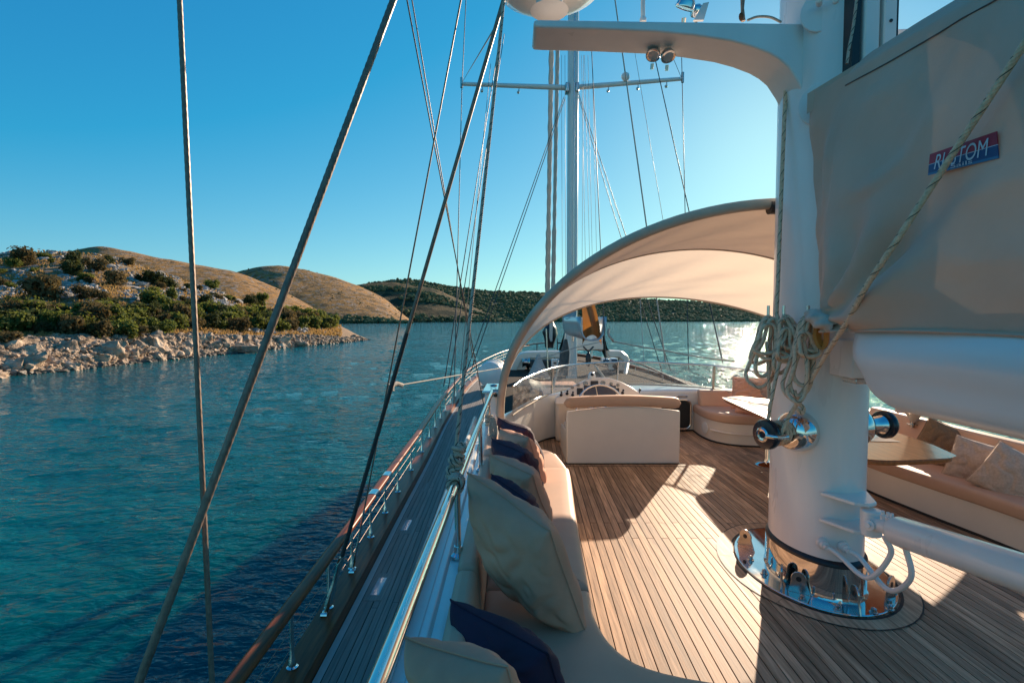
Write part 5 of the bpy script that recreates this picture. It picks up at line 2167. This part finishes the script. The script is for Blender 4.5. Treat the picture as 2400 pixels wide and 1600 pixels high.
# pins the coils hang on
pins = thing('belaying_pins', at(1840, 745, 3.15), 'three steel belaying pins holding the rope coils on the mast', 'belaying pins')
for px, Y in ((1800, 3.34), (1836, 3.24), (1893, 3.09)):
    mb = MB()
    a, b = at(px, 755, Y), at(px + 1, 716, Y)
    mb.tube([a, b], .0095, 8)
    mb.tube([a, Vector((1.87, 3.35, a.z - .02))], .009, 6)
    mb.build('pin', M['steel'], pins, angle=40)

# ------------------------------------------------------------------ radar bracket
rb = thing('radar_bracket', (1.0, 3.44, 3.6), 'white curved bracket arm reaching from the mast to carry the radar dome', 'bracket')
YN, YF = 3.30, 3.58
edge = [(1250, 58), (1252, 47), (1266, 46), (1911, 56), (1911, 262), (1900, 258), (1886, 223), (1870, 190), (1848, 156), (1828, 139), (1804, 125), (1762, 109), (1714, 96), (1630, 83), (1536, 74), (1400, 68), (1275, 65), (1256, 64)]
near = [at(x, y, YN) for x, y in edge]
near = [Vector((p.x, YN, p.z)) for p in near]
mb = MB()
mb.prism(near, (0, YF - YN, 0))
mb.build('arm', M['white_paint'], rb, bevel=.02, bseg=3, angle=30)
for z, k in ((3.62, 1), (3.06, -1)):
    mb = MB()
    c = Vector((1.90, 3.20, z))
    mb.lathe([(.13, 0), (.13, .02)], axis_matrix(c, (-.55, -.83, 0)), 20)
    mb.build('mast_flange', M['white_paint'], rb, bevel=.005, angle=40)
    for dx in (-.05, .05):
        mb = MB()
        mb.lathe([(.018, 0), (.018, .05), (.01, .055)], axis_matrix(c + Vector((dx, -.03, .02)), (-.55, -.83, 0)), 10)
        mb.build('flange_bolt', M['white_paint'], rb)
rd = thing('radar_dome', (.25, 3.5, 3.8), 'white radar dome on a short pedestal at the end of the bracket arm', 'radar')
mb = MB()
mb.lathe([(.125, 0), (.09, .03), (.085, .10), (.088, .2), (.12, .26)], Matrix.Translation((.245, 3.45, 3.765)), 28)
mb.build('pedestal', M['white_paint'], rd, angle=40)
mb = MB()
mb.lathe([(.001, 0), (.14, .004), (.26, .03), (.36, .09), (.405, .18), (.41, .25), (.39, .34), (.30, .44), (.15, .49), (.001, .5)], Matrix.Translation((.255, 3.62, 3.93)), 48)
mb.build('dome', M['white'], rd, angle=80)
for a in (200, 250, 300):
    mb = MB()
    mb.lathe([(.016, -.02), (.014, 0)], Matrix.Translation((.255 + .25 * math.cos(R(a)), 3.62 + .25 * math.sin(R(a)), 3.955)), 10)
    mb.build('bolt', M['steel'], rd)
# small gear on the arm
def spot(p, d, r, label):
    s = thing('spotlight', p, label, 'spotlight', 'spotlights on the radar bracket')
    q = axis_matrix(p, d)
    mb = MB()
    mb.lathe([(.001, -r * 1.1), (r * .6, -r * .95), (r * .95, -r * .4), (r, .0), (r * 1.04, r * .1), (r, r * .2), (r * .92, r * .16)], q, 24)
    mb.build('housing', M['chrome'], s, angle=50)
    mb = MB()
    mb.lathe([(r * .92, r * .14), (.001, r * .22)], q, 20)
    mb.build('lens', M['prism'], s, angle=50)
    mb = MB()
    mb.tube([p + Vector((0, .02, -r * 1.0)), p + Vector((0, .03, -r * 1.7))], r * .25, 8)
    mb.build('foot', M['steel'], s)
spot(at(1606, 16, 3.42), (-.25, .35, -.75), .062, 'larger chrome spotlight standing on the radar bracket')
spot(at(1634, 30, 3.5), (.3, .6, -.5), .045, 'smaller chrome spotlight behind the larger one on the bracket')
spot(at(1531, 129, 3.5), (-.2, -.4, -.8), .048, 'left of two chrome lights hanging under the bracket arm')
spot(at(1566, 132, 3.46), (.1, -.4, -.8), .048, 'right of two chrome lights hanging under the bracket arm')
an = thing('antenna', at(1507, 45, 3.44), 'thin white antenna post standing on the radar bracket', 'antenna')
mb = MB()
mb.tube([at(1507, 50, 3.44), at(1507, -120, 3.44)], .014, 10)
mb.build('post', M['white_paint'], an)
mb = MB()
mb.lathe([(.022, 0), (.022, .02), (.016, .03)], Matrix.Translation(at(1507, 52, 3.44)), 10)
mb.build('foot', M['white_paint'], an)
hp = thing('flag_halyard_block', at(1740, 45, 3.4), 'rusty brown shackle block standing on the bracket arm', 'block')
mb = MB()
mb.tube([at(1742, 50, 3.4), at(1740, 22, 3.4), at(1741, -10, 3.4)], [.014, .011, .016], 8)
mb.build('shackle', M['wire'], hp)
mb = MB()
mb.ball(at(1737, 40, 3.39), .02, 8, 6, (.8, .5, 1.4))
M['rust'] = mat('rusty_steel', (.16, .06, .02), .7, .3, var=.4, vs=40)
mb.build('sheave', M['rust'], hp)
pl = thing('bracket_plate', at(1640, 35, 3.36), 'tilted white plate between the spotlights and the mast on the bracket', 'plate')
mb = MB()
mb.prism([at(1626, 47, 3.36), at(1648, 8, 3.36), at(1662, 5, 3.36), at(1650, 47, 3.36)], (0, .02, 0))
mb.build('plate', M['white_paint'], pl)
wireloop = rope('cable', [at(1752, 48, 3.35), at(1775, 40, 3.35), at(1805, 41, 3.36), at(1830, 52, 3.4)], .008, M['cord'], 'short pale cable arching over the bracket beside the mast', 'cable')

# ------------------------------------------------------------------ canvas canopy over the helm
cano = thing('canopy', (2.03, 5.3, .7), 'cream canvas canopy arching over the helm on curved bows', 'canopy')
FM = Vector((2.03, 5.3, .70))
HW = 2.15
def bow(th, A, e=.85):
    d = A - FM
    return FM + Vector((-math.cos(th) * HW, 0, 0)) + d * (max(0, math.sin(th)) ** e)
A_REAR = Vector((2.03, 3.82, 2.60))
A_MID = Vector((2.03, 5.55, 2.50))
A_FRONT = Vector((2.03, 7.3, 2.06))
def panel_fn(A0, A1, sag):
    def fn(u, v):
        th = math.pi * u
        p = bow(th, A0).lerp(bow(th, A1), v)
        n = math.sin(math.pi * v) * math.sin(th)
        p.z -= sag * n
        w = .012 * math.sin(th) * math.sin(v * math.pi) * (math.sin(u * 60 + v * 9) + 1.4 * noise.noise(Vector((u * 22 + v * 7, v * 3, 1))))
        p.z += w
        return p
    return fn
for A0, A1, sag, cm in ((A_REAR, A_MID, .05, 'canvas_shaded'), (A_MID, A_FRONT, .04, 'canvas')):
    mb = MB()
    mb.grid(panel_fn(A0, A1, sag), 70, 18)
    mb.build('canvas_panel', M[cm], cano, angle=180)
def bowtube(A, r, m, name, e=.85, dz=0):
    mb = MB()
    mb.tube([bow(math.pi * i / 60, A) + Vector((0, 0, dz)) for i in range(61)], r, 12)
    return mb.build(name, m, cano, angle=60)
bowtube(A_REAR, .040, M['canvas_edge'], 'rear_bow_sleeve')
bowtube(A_MID, .013, M['canvas_edge'], 'middle_seam')
bowtube(A_FRONT, .016, M['canvas_edge'], 'front_hem')
for x in (FM.x - HW, FM.x + HW):
    mb = MB()
    mb.tube([(x, 5.3, .62), (x, 5.3, .8)], .022, 10)
    mb.lathe([(.05, 0), (.05, .012)], Matrix.Translation((x, 5.3, .645)), 14)
    mb.build('pivot', M['steel'], cano, angle=40)
mb = MB()
for k in range(4):
    c = at(1806 + k * 7, 486 - k * .3, 3.82)
    mb.lathe([(.052, -.012), (.052, .012)], axis_matrix(c, (1, .02, 0)), 12)
mb.build('tie', M['wire_dark'], cano)

# ------------------------------------------------------------------ knotted line on the handrail
kn = thing('knotted_line', at(1066, 1120, 2.36), 'grey black-flecked line knotted round the polished handrail', 'rope')
mb = MB()
mb.tube(spline([at(1178, -30, 3.05), at(1174, 70, 3.02), at(1090, 850, 2.5), at(1070, 1035, 2.42), at(1066, 1060, 2.40)], 14), .0095, 10)
mb.build('standing_part', M['rope_b'], kn, angle=60)
rnd = random.Random(2)
for i in range(11):
    t = i / 10
    c = at(lerp(1078, 1062, t) + rnd.uniform(-5, 5), lerp(1045, 1118, t), 2.40)
    ring = []
    ax = Vector((rnd.uniform(-.5, .5), rnd.uniform(-.5, .5), 1)).normalized()
    q = axis_matrix(c, ax)
    rr0 = rnd.uniform(.012, .026)
    ring = [q @ Vector((rr0 * math.cos(a), rr0 * 1.2 * math.sin(a), rnd.uniform(-.006, .006))) for a in [2 * math.pi * k / 9 for k in range(9)]]
    mb = MB()
    mb.tube(spline(ring, 3, True), .010, 8, closed=True)
    mb.build('knot_turn', M['rope_b'], kn, angle=60)
for dy in (-.02, .008, .034):
    q = axis_matrix((hrx(2.30), 2.30 + dy, 1.0), (.1, 1, 0))
    mb = MB()
    mb.tube([q @ Vector((.033 * math.cos(a), .033 * math.sin(a), .006 * math.sin(a))) for a in [2 * math.pi * k / 16 for k in range(16)]], .010, 8, closed=True)
    mb.build('rail_turn', M['rope_b'], kn, angle=60)
sl = thing('small_lashing', (hrx(4.66), 4.66, .8), 'small cord lashing coiled on the last handrail stanchion', 'lashing')
for k in range(5):
    mb = MB()
    q = axis_matrix((hrx(4.66) + .006, 4.64, .78 + k * .022), (.15 * (k % 2), .1, 1))
    mb.tube([q @ Vector((.03 * math.cos(a), .03 * math.sin(a), 0)) for a in [2 * math.pi * i / 12 for i in range(12)]], .009, 6, closed=True)
    mb.build('turn', M['cord'], sl)
for k in range(3):
    mb = MB()
    x = hrx(4.66) + .03 + k * .012
    mb.tube(spline([(x, 4.6, .86), (x + .025, 4.57, .75), (x + .01, 4.56, .66), (x - .015, 4.57, .75)], 4, True), .007, 6, closed=True)
    mb.build('loop', M['cord'], sl)

# ------------------------------------------------------------------ standing rigging
def wire(a, b, r, m, label, fit=0, group=None, lay=False, n=2, cat='stay', name='stay'):
    a, b = at(*a), at(*b)
    w = thing(name, b, label, cat, group)
    mb = MB()
    if lay:
        L_ = (b - a).length
        k = int(L_ / .014)
        mb.tube([a.lerp(b, i / k) for i in range(k + 1)], r * .88, 42, lay=(7, .24, 2 * math.pi / .26))
    else:
        mb.tube([a.lerp(b, i / n) for i in range(n + 1)], r, 7)
    mb.build('wire', m, w, angle=70)
    if fit:
        d = (a - b).normalized()
        mb = MB()
        L_ = fit
        mb.tube([b, b + d * L_ * .16, b + d * L_ * .18, b + d * L_ * .42, b + d * L_ * .5, b + d * L_ * .8, b + d * L_ * .84, b + d * L_],
                [r * 1.3, r * 1.3, r * 2.0, r * 2.0, r * 1.5, r * 1.5, r * 2.0, r * 1.2], 10)
        mb.build('turnbuckle', M['chrome'], w, angle=40)
        mb = MB()
        mb.box(b + Vector((0, 0, -.03)), (.018, .05, .09))
        mb.build('chainplate', M['steel'], w, bevel=.004)
        for s in (-1, 1):
            mb = MB()
            mb.lathe([(.014, -.022), (.014, .022)], axis_matrix(b + Vector((0, s * .02, .01)), (1, 0, 0)), 8)
            mb.build('clevis_pin', M['chrome'], w)
    return w
wire((418, -60, 2.2), (499, 1640, 2.0), .0098, M['wire'], 'thin twisted steel wire standing near the left edge over the sea', lay=True)
wire((948, -70, 2.6), (310, 1640, 1.85), .0152, M['wire'], 'thick twisted steel shroud slanting across the left of the picture', lay=True)
def land(px, py, z):
    p = on(px, py, z)
    return (px, py, p.y)
wire((1186, -20, 3.3), land(762, 1440, CAPZ), .013, M['wire'], 'thick brown shroud crossing the sky to the nearest chainplate on the bulwark', .45, n=2)
# the dark plastic sleeve on its lower half
wsl = thing('shroud_sleeve', at(800, 1330, 3.7), 'black plastic sleeve over the lower half of the shroud at the nearest chainplate', 'sleeve')
a_, b_ = at(1186, -20, 3.3), at(*land(762, 1440, CAPZ))
mb = MB()
mb.tube([b_.lerp(a_, .10), b_.lerp(a_, .26), b_.lerp(a_, .48)], .0148, 10)
mb.build('sleeve', M['wire_dark'], wsl, angle=60)
wire((1084, -20, 3.7), land(826, 1340, CAPZ), .0062, M['wire'], 'thin shroud ending in a bright turnbuckle at the second chainplate', .55)
wire((1166, 55, 3.3), (1084, 192, 16.8), .006, M['wire'], 'thin diagonal wire from behind the radar dome to the port spreader tip')
wire((950, -20, 3.6), (1133, 945, 5.6), .0052, M['wire'], 'left of two thin stays falling from upper left to the end of the handrail')
wire((962, -20, 3.7), (1112, 860, 5.9), .0046, M['wire'], 'right of two thin stays falling from upper left to the end of the handrail')
Gp = 'port shrouds of the foremast'
for (a, b, r, lab) in (((1083, 190, 17), (1064, 948, 12.0), .013, 'foremast shroud hanging straight down from the port spreader tip'),
                  ((1092, 0, 17), (1083, 192, 17), .013, 'upper end of the foremast shroud above the port spreader tip'),
                  ((1176, 60, 17), (1040, 905, 11.2), .012, 'foremast shroud landing farthest aft on the port rail'),
                  ((1182, 80, 17), (1047, 935, 11.6), .012, 'foremast shroud landing second on the port rail'),
                  ((1150, 150, 17), (1078, 890, 12.6), .008, 'very thin port shroud of the foremast'),
                  ((1322, 228, 17), (1088, 885, 13.4), .012, 'lower shroud fanning left from under the foremast spreader, outer one'),
                  ((1324, 232, 17), (1100, 880, 13.9), .012, 'lower shroud fanning left from under the foremast spreader, inner one')):
    wire(a, b, r, M['wire_dark'], lab, group=Gp)
Gs = 'starboard shrouds of the foremast'
for (a, b, r, m, lab) in (((1354, 214, 17), (1572, 868, 14.0), .012, 'wire_dark', 'lower shroud fanning right from the foremast spreader, outer one'),
                  ((1352, 216, 17), (1552, 872, 14.6), .011, 'wire_dark', 'lower shroud fanning right from the foremast spreader, inner one'),
                  ((1596, 60, 17), (1614, 866, 14.0), .012, 'wire_dark', 'starboard shroud standing upright from the spreader tip'),
                  ((1570, 118, 17), (1600, 190, 17), .008, 'wire_dark', 'short wire slanting down to the starboard spreader tip'),
                  ((1518, 60, 15), (1694, 850, 12.0), .013, 'wire_dark', 'dark stay slanting down right past the starboard spreader'),
                  ((1484, 100, 15), (1585, 700, 13), .006, 'wire', 'hair-thin line between the two starboard stays'),
                  ((1440, -10, 14), (1560, 850, 11.5), .017, 'cord', 'pale thick line slanting from the starboard spreader down behind the canopy'),
                  ((1384, 60, 15), (1420, 860, 12.), .011, 'wire_dark', 'dark line close right of the foremast'),
                  ((1500, 700, 12), (1510, 860, 10), .006, 'cord', 'thin line under the canopy left of the pale thick line')):
    wire(a, b, r, M[m], lab, group=Gs)
Gh = 'thin halyards beside the foremast'
for i, (x0, x1, y1) in enumerate(((1316, 1318, 690), (1324, 1326, 680), (1363, 1372, 610), (1370, 1382, 605), (1368, 1364, 640), (1388, 1398, 590), (1378, 1388, 600))):
    wire((x0, 130, 16), (x1, y1, 15.6), .0055, M['wire'], 'hair-thin halyard close beside the foremast, ' + ('leftmost of all', 'second from the left', 'nearest the mast on its right', 'slanting most to the right', 'right against the mast edge', 'farthest right of the bunch', 'second from the right')[i], group=Gh)
# a dark guy from the shroud across to the deck
wire((916, 906, 5.1), (1175, 862, 9.5), .0085, M['cord'], 'pale line tied to the shroud and running level to the canopy foot')
mb = MB()
for k in range(3):
    q = axis_matrix(at(916, 903 + k * 5, 5.05), (.3, 0, 1))
    mb.tube([q @ Vector((.026 * math.cos(a), .026 * math.sin(a), 0)) for a in [2 * math.pi * i / 10 for i in range(10)]], .011, 6, closed=True)
mb.tube([at(916, 906, 5.05), at(930, 898, 5.15), at(942, 902, 5.3)], .022, 8)
o = mb.build('hitch_knot', M['cord'])
tag(o, 'pale hitch knot on the black shroud sleeve over the water', 'knot')

# ------------------------------------------------------------------ foremast and its gear
fm = thing('foremast', (2.02, 17, -.25), 'white foremast with horizontal spreaders ahead of the helm', 'mast')
FX = 140 / 1200 * 17
mb = MB()
mb.lathe([(.18, -.25), (.18, 6), (.176, 12), (.17, 22)], Matrix.Translation((FX, 17, 0)), 24, 1.0, 1.3)
mb.build('mast_tube', M['white_paint'], fm, angle=60)
mb = MB()
mb.box((FX + .02, 16.77, 9), (.05, .05, 16))
mb.build('sail_track', M['steel'], fm, bevel=.01)
for s, tip in ((-1, at(1082, 197, 17)), (1, at(1600, 185, 17))):
    root = at(1326 if s < 0 else 1352, 206 if s < 0 else 205, 17)
    mb = MB()
    mb.tube([root, tip], [.085, .06], 12)
    sp = mb.build('spreader', M['white_paint'], fm, angle=50)
    mb = MB()
    mb.lathe([(.05, -.12), (.05, .2)], Matrix.Translation(tip), 8)
    mb.build('tip', M['steel'], sp)
    for k in ((.2, .55) if s < 0 else (.3, .58, .85)):
        p = root.lerp(tip, 1 - k if s < 0 else k)
        mb = MB()
        mb.tube([p, p + Vector((0, 0, -.16))], .018, 6)
        mb.ball(p + Vector((-.02, 0, -.2)), .05, 8, 6)
        mb.build('spreader_light', M['steel'], sp)
mb = MB()
p = at(1466, 180, 16.9)
mb.ball(p, .14, 10, 8, (1, .8, 1))
mb.build('horn', M['white_paint'], fm)
mb = MB()
mb.box(at(1329, 208, 16.9), (.12, .3, .3))
mb.build('spreader_root', M['steel'], fm, bevel=.03)
mb = MB()
mb.box(at(1352, 208, 16.9), (.12, .3, .3))
mb.build('spreader_root', M['steel'], fm, bevel=.03)
M['sailw'] = mat('furled_sail_cloth', (.52, .48, .43), .85, var=.14, vs=4, stretch=(6, 6, 1), bump=.4, bs=8)
def furled(x0, y0, Y0, x1, y1, Y1, r, label):
    a, b = at(x0, y0, Y0), at(x1, y1, Y1)
    f = thing('furled_headsail', b, label, 'furled sail', 'furled headsails ahead of the foremast')
    mb = MB()
    L_ = (a - b).length
    n = 90
    mb.tube([b.lerp(a, i / n) for i in range(n + 1)], [r * (1.0 + .14 * noise.noise(Vector((i * .35, x0, 0)))) * (1.25 if i < n * .25 else 1) for i in range(n + 1)], 12, lay=(2, .25, 5.))
    mb.build('sail_roll', M['sailw'], f, angle=70)
    mb = MB()
    mb.lathe([(r * 1.6, -.3), (r * 1.9, -.25), (r * 1.9, -.05), (r * 1.2, 0)], Matrix.Translation(b), 12)
    mb.build('furling_drum', M['steel'], f)
furled(1295, -60, 20, 1283, 700, 24.5, .082, 'thicker furled headsail, left of the pair ahead of the foremast')
furled(1310, -60, 19.5, 1296, 700, 23.5, .066, 'slimmer furled headsail between its thicker twin and the foremast')
bs_ = thing('black_sail_bag', at(1286, 800, 24.6), 'black bagged sail hanging at the bow between the pulpit rails', 'sail bag')
mb = MB()
def fn(u, v):
    a = 2 * math.pi * u
    top, bot = at(1290, 750, 24.6), at(1289, 815, 24.6)
    p = bot.lerp(top, v)
    r = interp([(0, .24), (.25, .30), (.5, .42), (.75, .34), (1, .1)], v) * (1 + .25 * noise.noise(Vector((math.cos(a) * 1.4, math.sin(a) * 1.4, v * 4))))
    return p + Vector((math.cos(a) * r * .85, math.sin(a) * r, 0))
mb.grid(fn, 20, 16, cu=True)
mb.build('bag', M['black'], bs_, angle=180)
mb = MB()
mb.tube([at(1292, 745, 24.2), at(1291, 790, 24.1), at(1292, 800, 24.1)], [.06, .07, .04], 8, lay=(2, .3, 8))
mb.build('lacing', M['sailw'], bs_)

fb = thing('fore_boom', (1.95, 14, 1.3), 'pale blue-grey pocket boom on the foremast with a tan sail in its open end', 'boom')
M['fboom'] = mat('silver_boom_paint', (.45, .48, .50), .3, .35, var=.08, vs=2)
fa, fz = 12.3, 16.6
def fsec(Y, k=1.0):
    out = []
    for i in range(13):
        a = math.pi * i / 12
        out.append(Vector((1.95 - .31 * math.copysign(abs(math.cos(a)) ** .7, math.cos(a)) * k, Y, 1.80 - .58 * math.sin(a) ** .8)))
    return out
mb = MB()
ss = [fsec(Y) for Y in (fa, 13, 14, 15, 16, fz)]
for s0, s1 in zip(ss, ss[1:]):
    for i in range(12):
        mb.add([s0[i], s0[i + 1], s1[i + 1], s1[i]], [(0, 1, 2, 3)])
bo = mb.build('boom_shell', M['fboom'], fb, angle=50, solid=.03)
mb = MB()
mb.grid(lambda u, v: Vector((1.95 + (-.33 + .06 * v + .03 * math.sin(v * 9)) , lerp(13.2, fz, u), 1.78 + v * .62 + .04 * math.sin(u * 8))), 16, 8)
mb.build('cover_panel', mat('grey_blue_cover', (.33, .35, .37), .8, var=.1, vs=3, bump=.3, bs=4), fb, angle=180)
M['tan'] = mat('tan_sail', (.27, .11, .03), .75, var=.3, vs=5, stretch=(3, 1, .6), bump=.5, bs=4, transl=.35, tcol=(.42, .17, .035))
mb = MB()
def fn(u, v):
    x = 1.95 + lerp(-.24, .24, u) * lerp(1, .55, v)
    return Vector((x, 12.45 + .2 * math.sin(u * 9 + v * 2) * .4 + 1.2 * v * v, 1.36 + v * 1.05 - .25 * (abs(u - .5) * 2) ** 2 * (1 - v)))
mb.grid(fn, 24, 16)
mb.build('tan_sail', M['tan'], fb, angle=180)
mb = MB()
mb.tube(spline([at(1427, 770, 12.3), at(1426, 782, 12.25), at(1432, 792, 12.2), at(1438, 800, 12.25)], 5), .03, 8)
mb.build('clew_rope', M['cord'], fb)
rope('sheet', [at(1438, 800, 12.2), at(1500, 812, 11.5), at(1560, 822, 11), at(1650, 838, 10.2), at(1720, 846, 9.5)], .014, M['cord'], 'pale sheet stretched from the fore boom end to the starboard side', 'rope')
rope('sheet', [at(1412, 800, 12.3), at(1355, 813, 11.8), at(1300, 830, 11.2), at(1262, 841, 10.8)], .010, M['cord'], 'pale sheet stretched from the fore boom end to the port side', 'rope')
blk = thing('sheet_block', at(1379, 830, 12), 'black double block hanging from the fore boom', 'block')
mb = MB()
mb.ball(at(1379, 842, 12), .085, 10, 8, (.8, .6, 2.0))
mb.build('block_body', M['black'], blk)
mb = MB()
for s in (-1, 1):
    mb.tube([at(1379 + s * 12, 812, 12), at(1379, 824, 12), at(1379, 833, 12)], .02, 6)
mb.build('bridle', M['wire_dark'], blk)
crt = thing('dark_sail_roll', at(1322, 850, 15.5), 'dark grey rolled awning standing against the foremast', 'rolled awning')
mb = MB()
mb.tube([at(1326, 795, 15.8), at(1324, 825, 15.7), at(1319, 880, 15.6)], [.04, .13, .15], 12, lay=(3, .2, 4))
mb.build('roll', mat('grey_awning', (.12, .11, .10), .9, var=.3, bump=.5, bs=10), crt, angle=60)

# ------------------------------------------------------------------ foredeck
cr = thing('coachroof', (XC, 12, DECK), 'low teak-topped coachroof on the foredeck seen through the windscreen', 'coachroof')
cp = curve2([(.55, 12.9), (.5, 13.4), (.6, 14), (1.1, 15.8), (2.03, 16.1), (2.96, 15.8), (3.46, 14), (3.55, 13.4), (3.5, 12.9)], 4)
slab(cp, DECK, -.12).build('roof', M['deck_dark'], cr, bevel=.06, bseg=3, angle=40)
ipc = offset_poly([Vector(p) for p in cp], -.12)
if Vector((ipc[0].x - XC, 0)).length > .55 + XC:
    ipc = offset_poly([Vector(p) for p in cp], .12)
mb = MB()
mb.add([(p.x, p.y, -.115) for p in ipc], [tuple(range(len(ipc)))])
t_ = mb.build('roof_teak', M['deck_dark'], cr)
if t_.data.polygons[0].normal.z < 0:
    t_.data.flip_normals()
sp_ = thing('sunpad', (1.0, 10.5, -.08), 'dark navy sunpad lying on the cabin trunk ahead of the windscreen', 'sunpad')
cushion([(.62, 9.5), (1.5, 9.5), (1.55, 11.6), (.62, 11.6)], -.08, .20, M['navy'], sp_, .04, 'pad')
cushion([(.62, 11.64), (1.55, 11.64), (1.5, 12.4), (.68, 12.4)], -.08, .24, M['beige'], sp_, .04, 'pad')

ar = thing('deck_arch', (1.9, 19.5, -.2), 'cream moulded arch across the foredeck with rounded corners', 'deck arch')
def arch_pt(t):
    pass
AY = 19.5
ap = [at(1190, 880, AY), at(1205, 842, AY), at(1222, 826, AY), at(1260, 822, AY), at(1340, 821, AY), at(1440, 820, AY), at(1462, 826, AY), at(1474, 842, AY), at(1470, 880, AY), at(1462, 905, AY)]
ap = spline([(p.x, AY, p.z) for p in ap], 6)
mb = MB()
prev = None
for i, p in enumerate(ap):
    t = (ap[min(i + 1, len(ap) - 1)] - ap[max(0, i - 1)]).normalized()
    nrm = Vector((t.z, 0, -t.x))
    if nrm.z > 0 and abs(t.x) > .5:
        nrm = -nrm
    k = lerp(.36, .78, min(1, abs(t.x)))
    if p.x > 2 and nrm.x > 0:
        nrm = -nrm
    if p.x < 1 and nrm.x < 0 and abs(t.x) < .5:
        nrm = -nrm
    sec = [p + Vector((0, -.10, .0)), p + nrm * .04 + Vector((0, -.2, 0)), p + nrm * .24 + Vector((0, -.2, 0)), p + nrm * .27 + Vector((0, -.12, 0)), p + nrm * k + Vector((0, -.12, 0)), p + nrm * k + Vector((0, .12, 0)), p + Vector((0, .12, 0))]
    if prev:
        m = len(sec)
        for j in range(m):
            mb.add([prev[j], prev[(j + 1) % m], sec[(j + 1) % m], sec[j]], [(0, 1, 2, 3)])
    prev = sec
mb.build('arch', M['cream'], ar, angle=40)
for s in (1462, 1465):
    pass
mb = MB()
mb.tube([at(1470, 850, AY - .1), at(1463, 900, 17.6)], .09, 10)
mb.build('leg', M['cream'], ar)

lr = thing('liferaft', at(1150, 905, 14.5), 'white life raft canister lying on the port side deck beyond the canopy foot', 'life raft')
lc = at(1150, 873, 14.4)
q = axis_matrix(lc - Vector((0, .5, 0)), (.12, 1, 0))
mb = MB()
mb.lathe([(.001, -.06), (.2, -.05), (.33, .0), (.355, .06), (.355, .50), (.37, .51), (.37, .57), (.355, .58), (.355, 1.0), (.33, 1.06), (.001, 1.1)], q, 28)
mb.build('canister', M['white'], lr, angle=40)
for t in (.25, .8):
    mb = MB()
    mb.lathe([(.362, t), (.362, t + .06)], q, 28)
    mb.build('strap', M['wire'], lr)
for t in (.2, .85):
    mb = MB()
    mb.box(lc + Vector((0, t - .5, -.37)), (.5, .08, .10))
    mb.build('cradle', M['steel'], lr)
sc = thing('wind_scoop', at(1262, 880, 11.9), 'grey canvas wind scoop cone standing on the foredeck', 'wind scoop')
mb = MB()
a0 = at(1262, 884, 11.9)
def fn(u, v):
    a = 2 * math.pi * u
    r = lerp(.27, .045, v ** .9)
    return a0 + Vector((math.cos(a) * r, math.sin(a) * r, v * .50 + .03 * math.sin(a * 3) * (1 - v)))
mb.grid(fn, 24, 10, cu=True)
mb.build('cone', mat('grey_canvas', (.50, .46, .42), .85, var=.1, vs=8, transl=.2), sc, angle=60)
mb = MB()
mb.lathe([(.045, 0), (.05, .03), (.001, .05)], Matrix.Translation(a0 + Vector((0, 0, .5))), 12)
mb.build('tip', M['sailw'], sc)
wl_ = thing('windlass', at(1275, 850, 19), 'dark anchor windlass with steel drums on the foredeck under the arch', 'windlass')
c = at(1270, 852, 19)
mb = MB()
mb.box(c, (.9, .5, .3))
mb.build('gearbox', M['wire_dark'], wl_, bevel=.06)
for s in (-1, 1):
    mb = MB()
    mb.lathe([(.2, 0), (.13, .08), (.13, .2), (.2, .28)], axis_matrix(c + Vector((s * .45, 0, .05)), (s, 0, 0)), 16)
    mb.build('drum', M['steel'], wl_, angle=40)
bx = thing('deck_box', at(1300, 862, 16.2), 'small white vent box on the foredeck left of the foremast', 'vent box')
mb = MB()
mb.box(at(1300, 852, 16.2), (.22, .22, .3))
mb.build('box', M['white'], bx, bevel=.03)
mb = MB()
mb.box(at(1300, 850, 16.2) + Vector((0, -.115, 0)), (.09, .012, .05))
mb.build('slot', M['black'], bx)
for k, (px, py, lab) in enumerate(((1418, 846, 'left of two dark-windowed hatch hoods on the foredeck under the arch'), (1437, 845, 'right of two dark-windowed hatch hoods on the foredeck under the arch'))):
    h = thing('hatch_hood', at(px, py + 6, 17.5), lab, 'hatch', 'hatch hoods on the foredeck')
    mb = MB()
    mb.box(at(px, py, 17.5), (.26, .4, .2))
    mb.build('hood', M['white'], h, bevel=.05)
    mb = MB()
    mb.box(at(px, py, 17.5) + Vector((0, -.2, .0)), (.2, .02, .12))
    mb.build('window', M['screen'], h)
# pole of the flagstaff in front of the canopy's port side
rope('flag_line', [at(1280, 770, 9.5), at(1284, 862, 9.5)], .012, M['steel'], 'thin upright steel pole behind the port side of the canopy', 'pole')
# thin stay poles of the windscreen awning
for (a, b, lab) in (((1308, 865, 9.2), (1292, 922, 8.9), 'cream awning strut leaning behind the windscreen, left one'), ((1394, 856, 9.4), (1416, 885, 9.2), 'cream awning strut leaning behind the windscreen, right one')):
    rope('awning_strut', [at(*a), at(*b)], .022, M['canvas_edge'], lab, 'strut')

sb = thing('starboard_bracket', at(2110, 85, 3.9), 'end of a second white bracket showing behind the mast above the sail cover', 'bracket')
mb = MB()
mb.prism([at(2060, 68, 3.9), at(2160, 64, 3.9), at(2160, 110, 3.9), at(2060, 120, 3.9)], (0, .25, 0))
mb.build('arm', M['white_paint'], sb, bevel=.02)
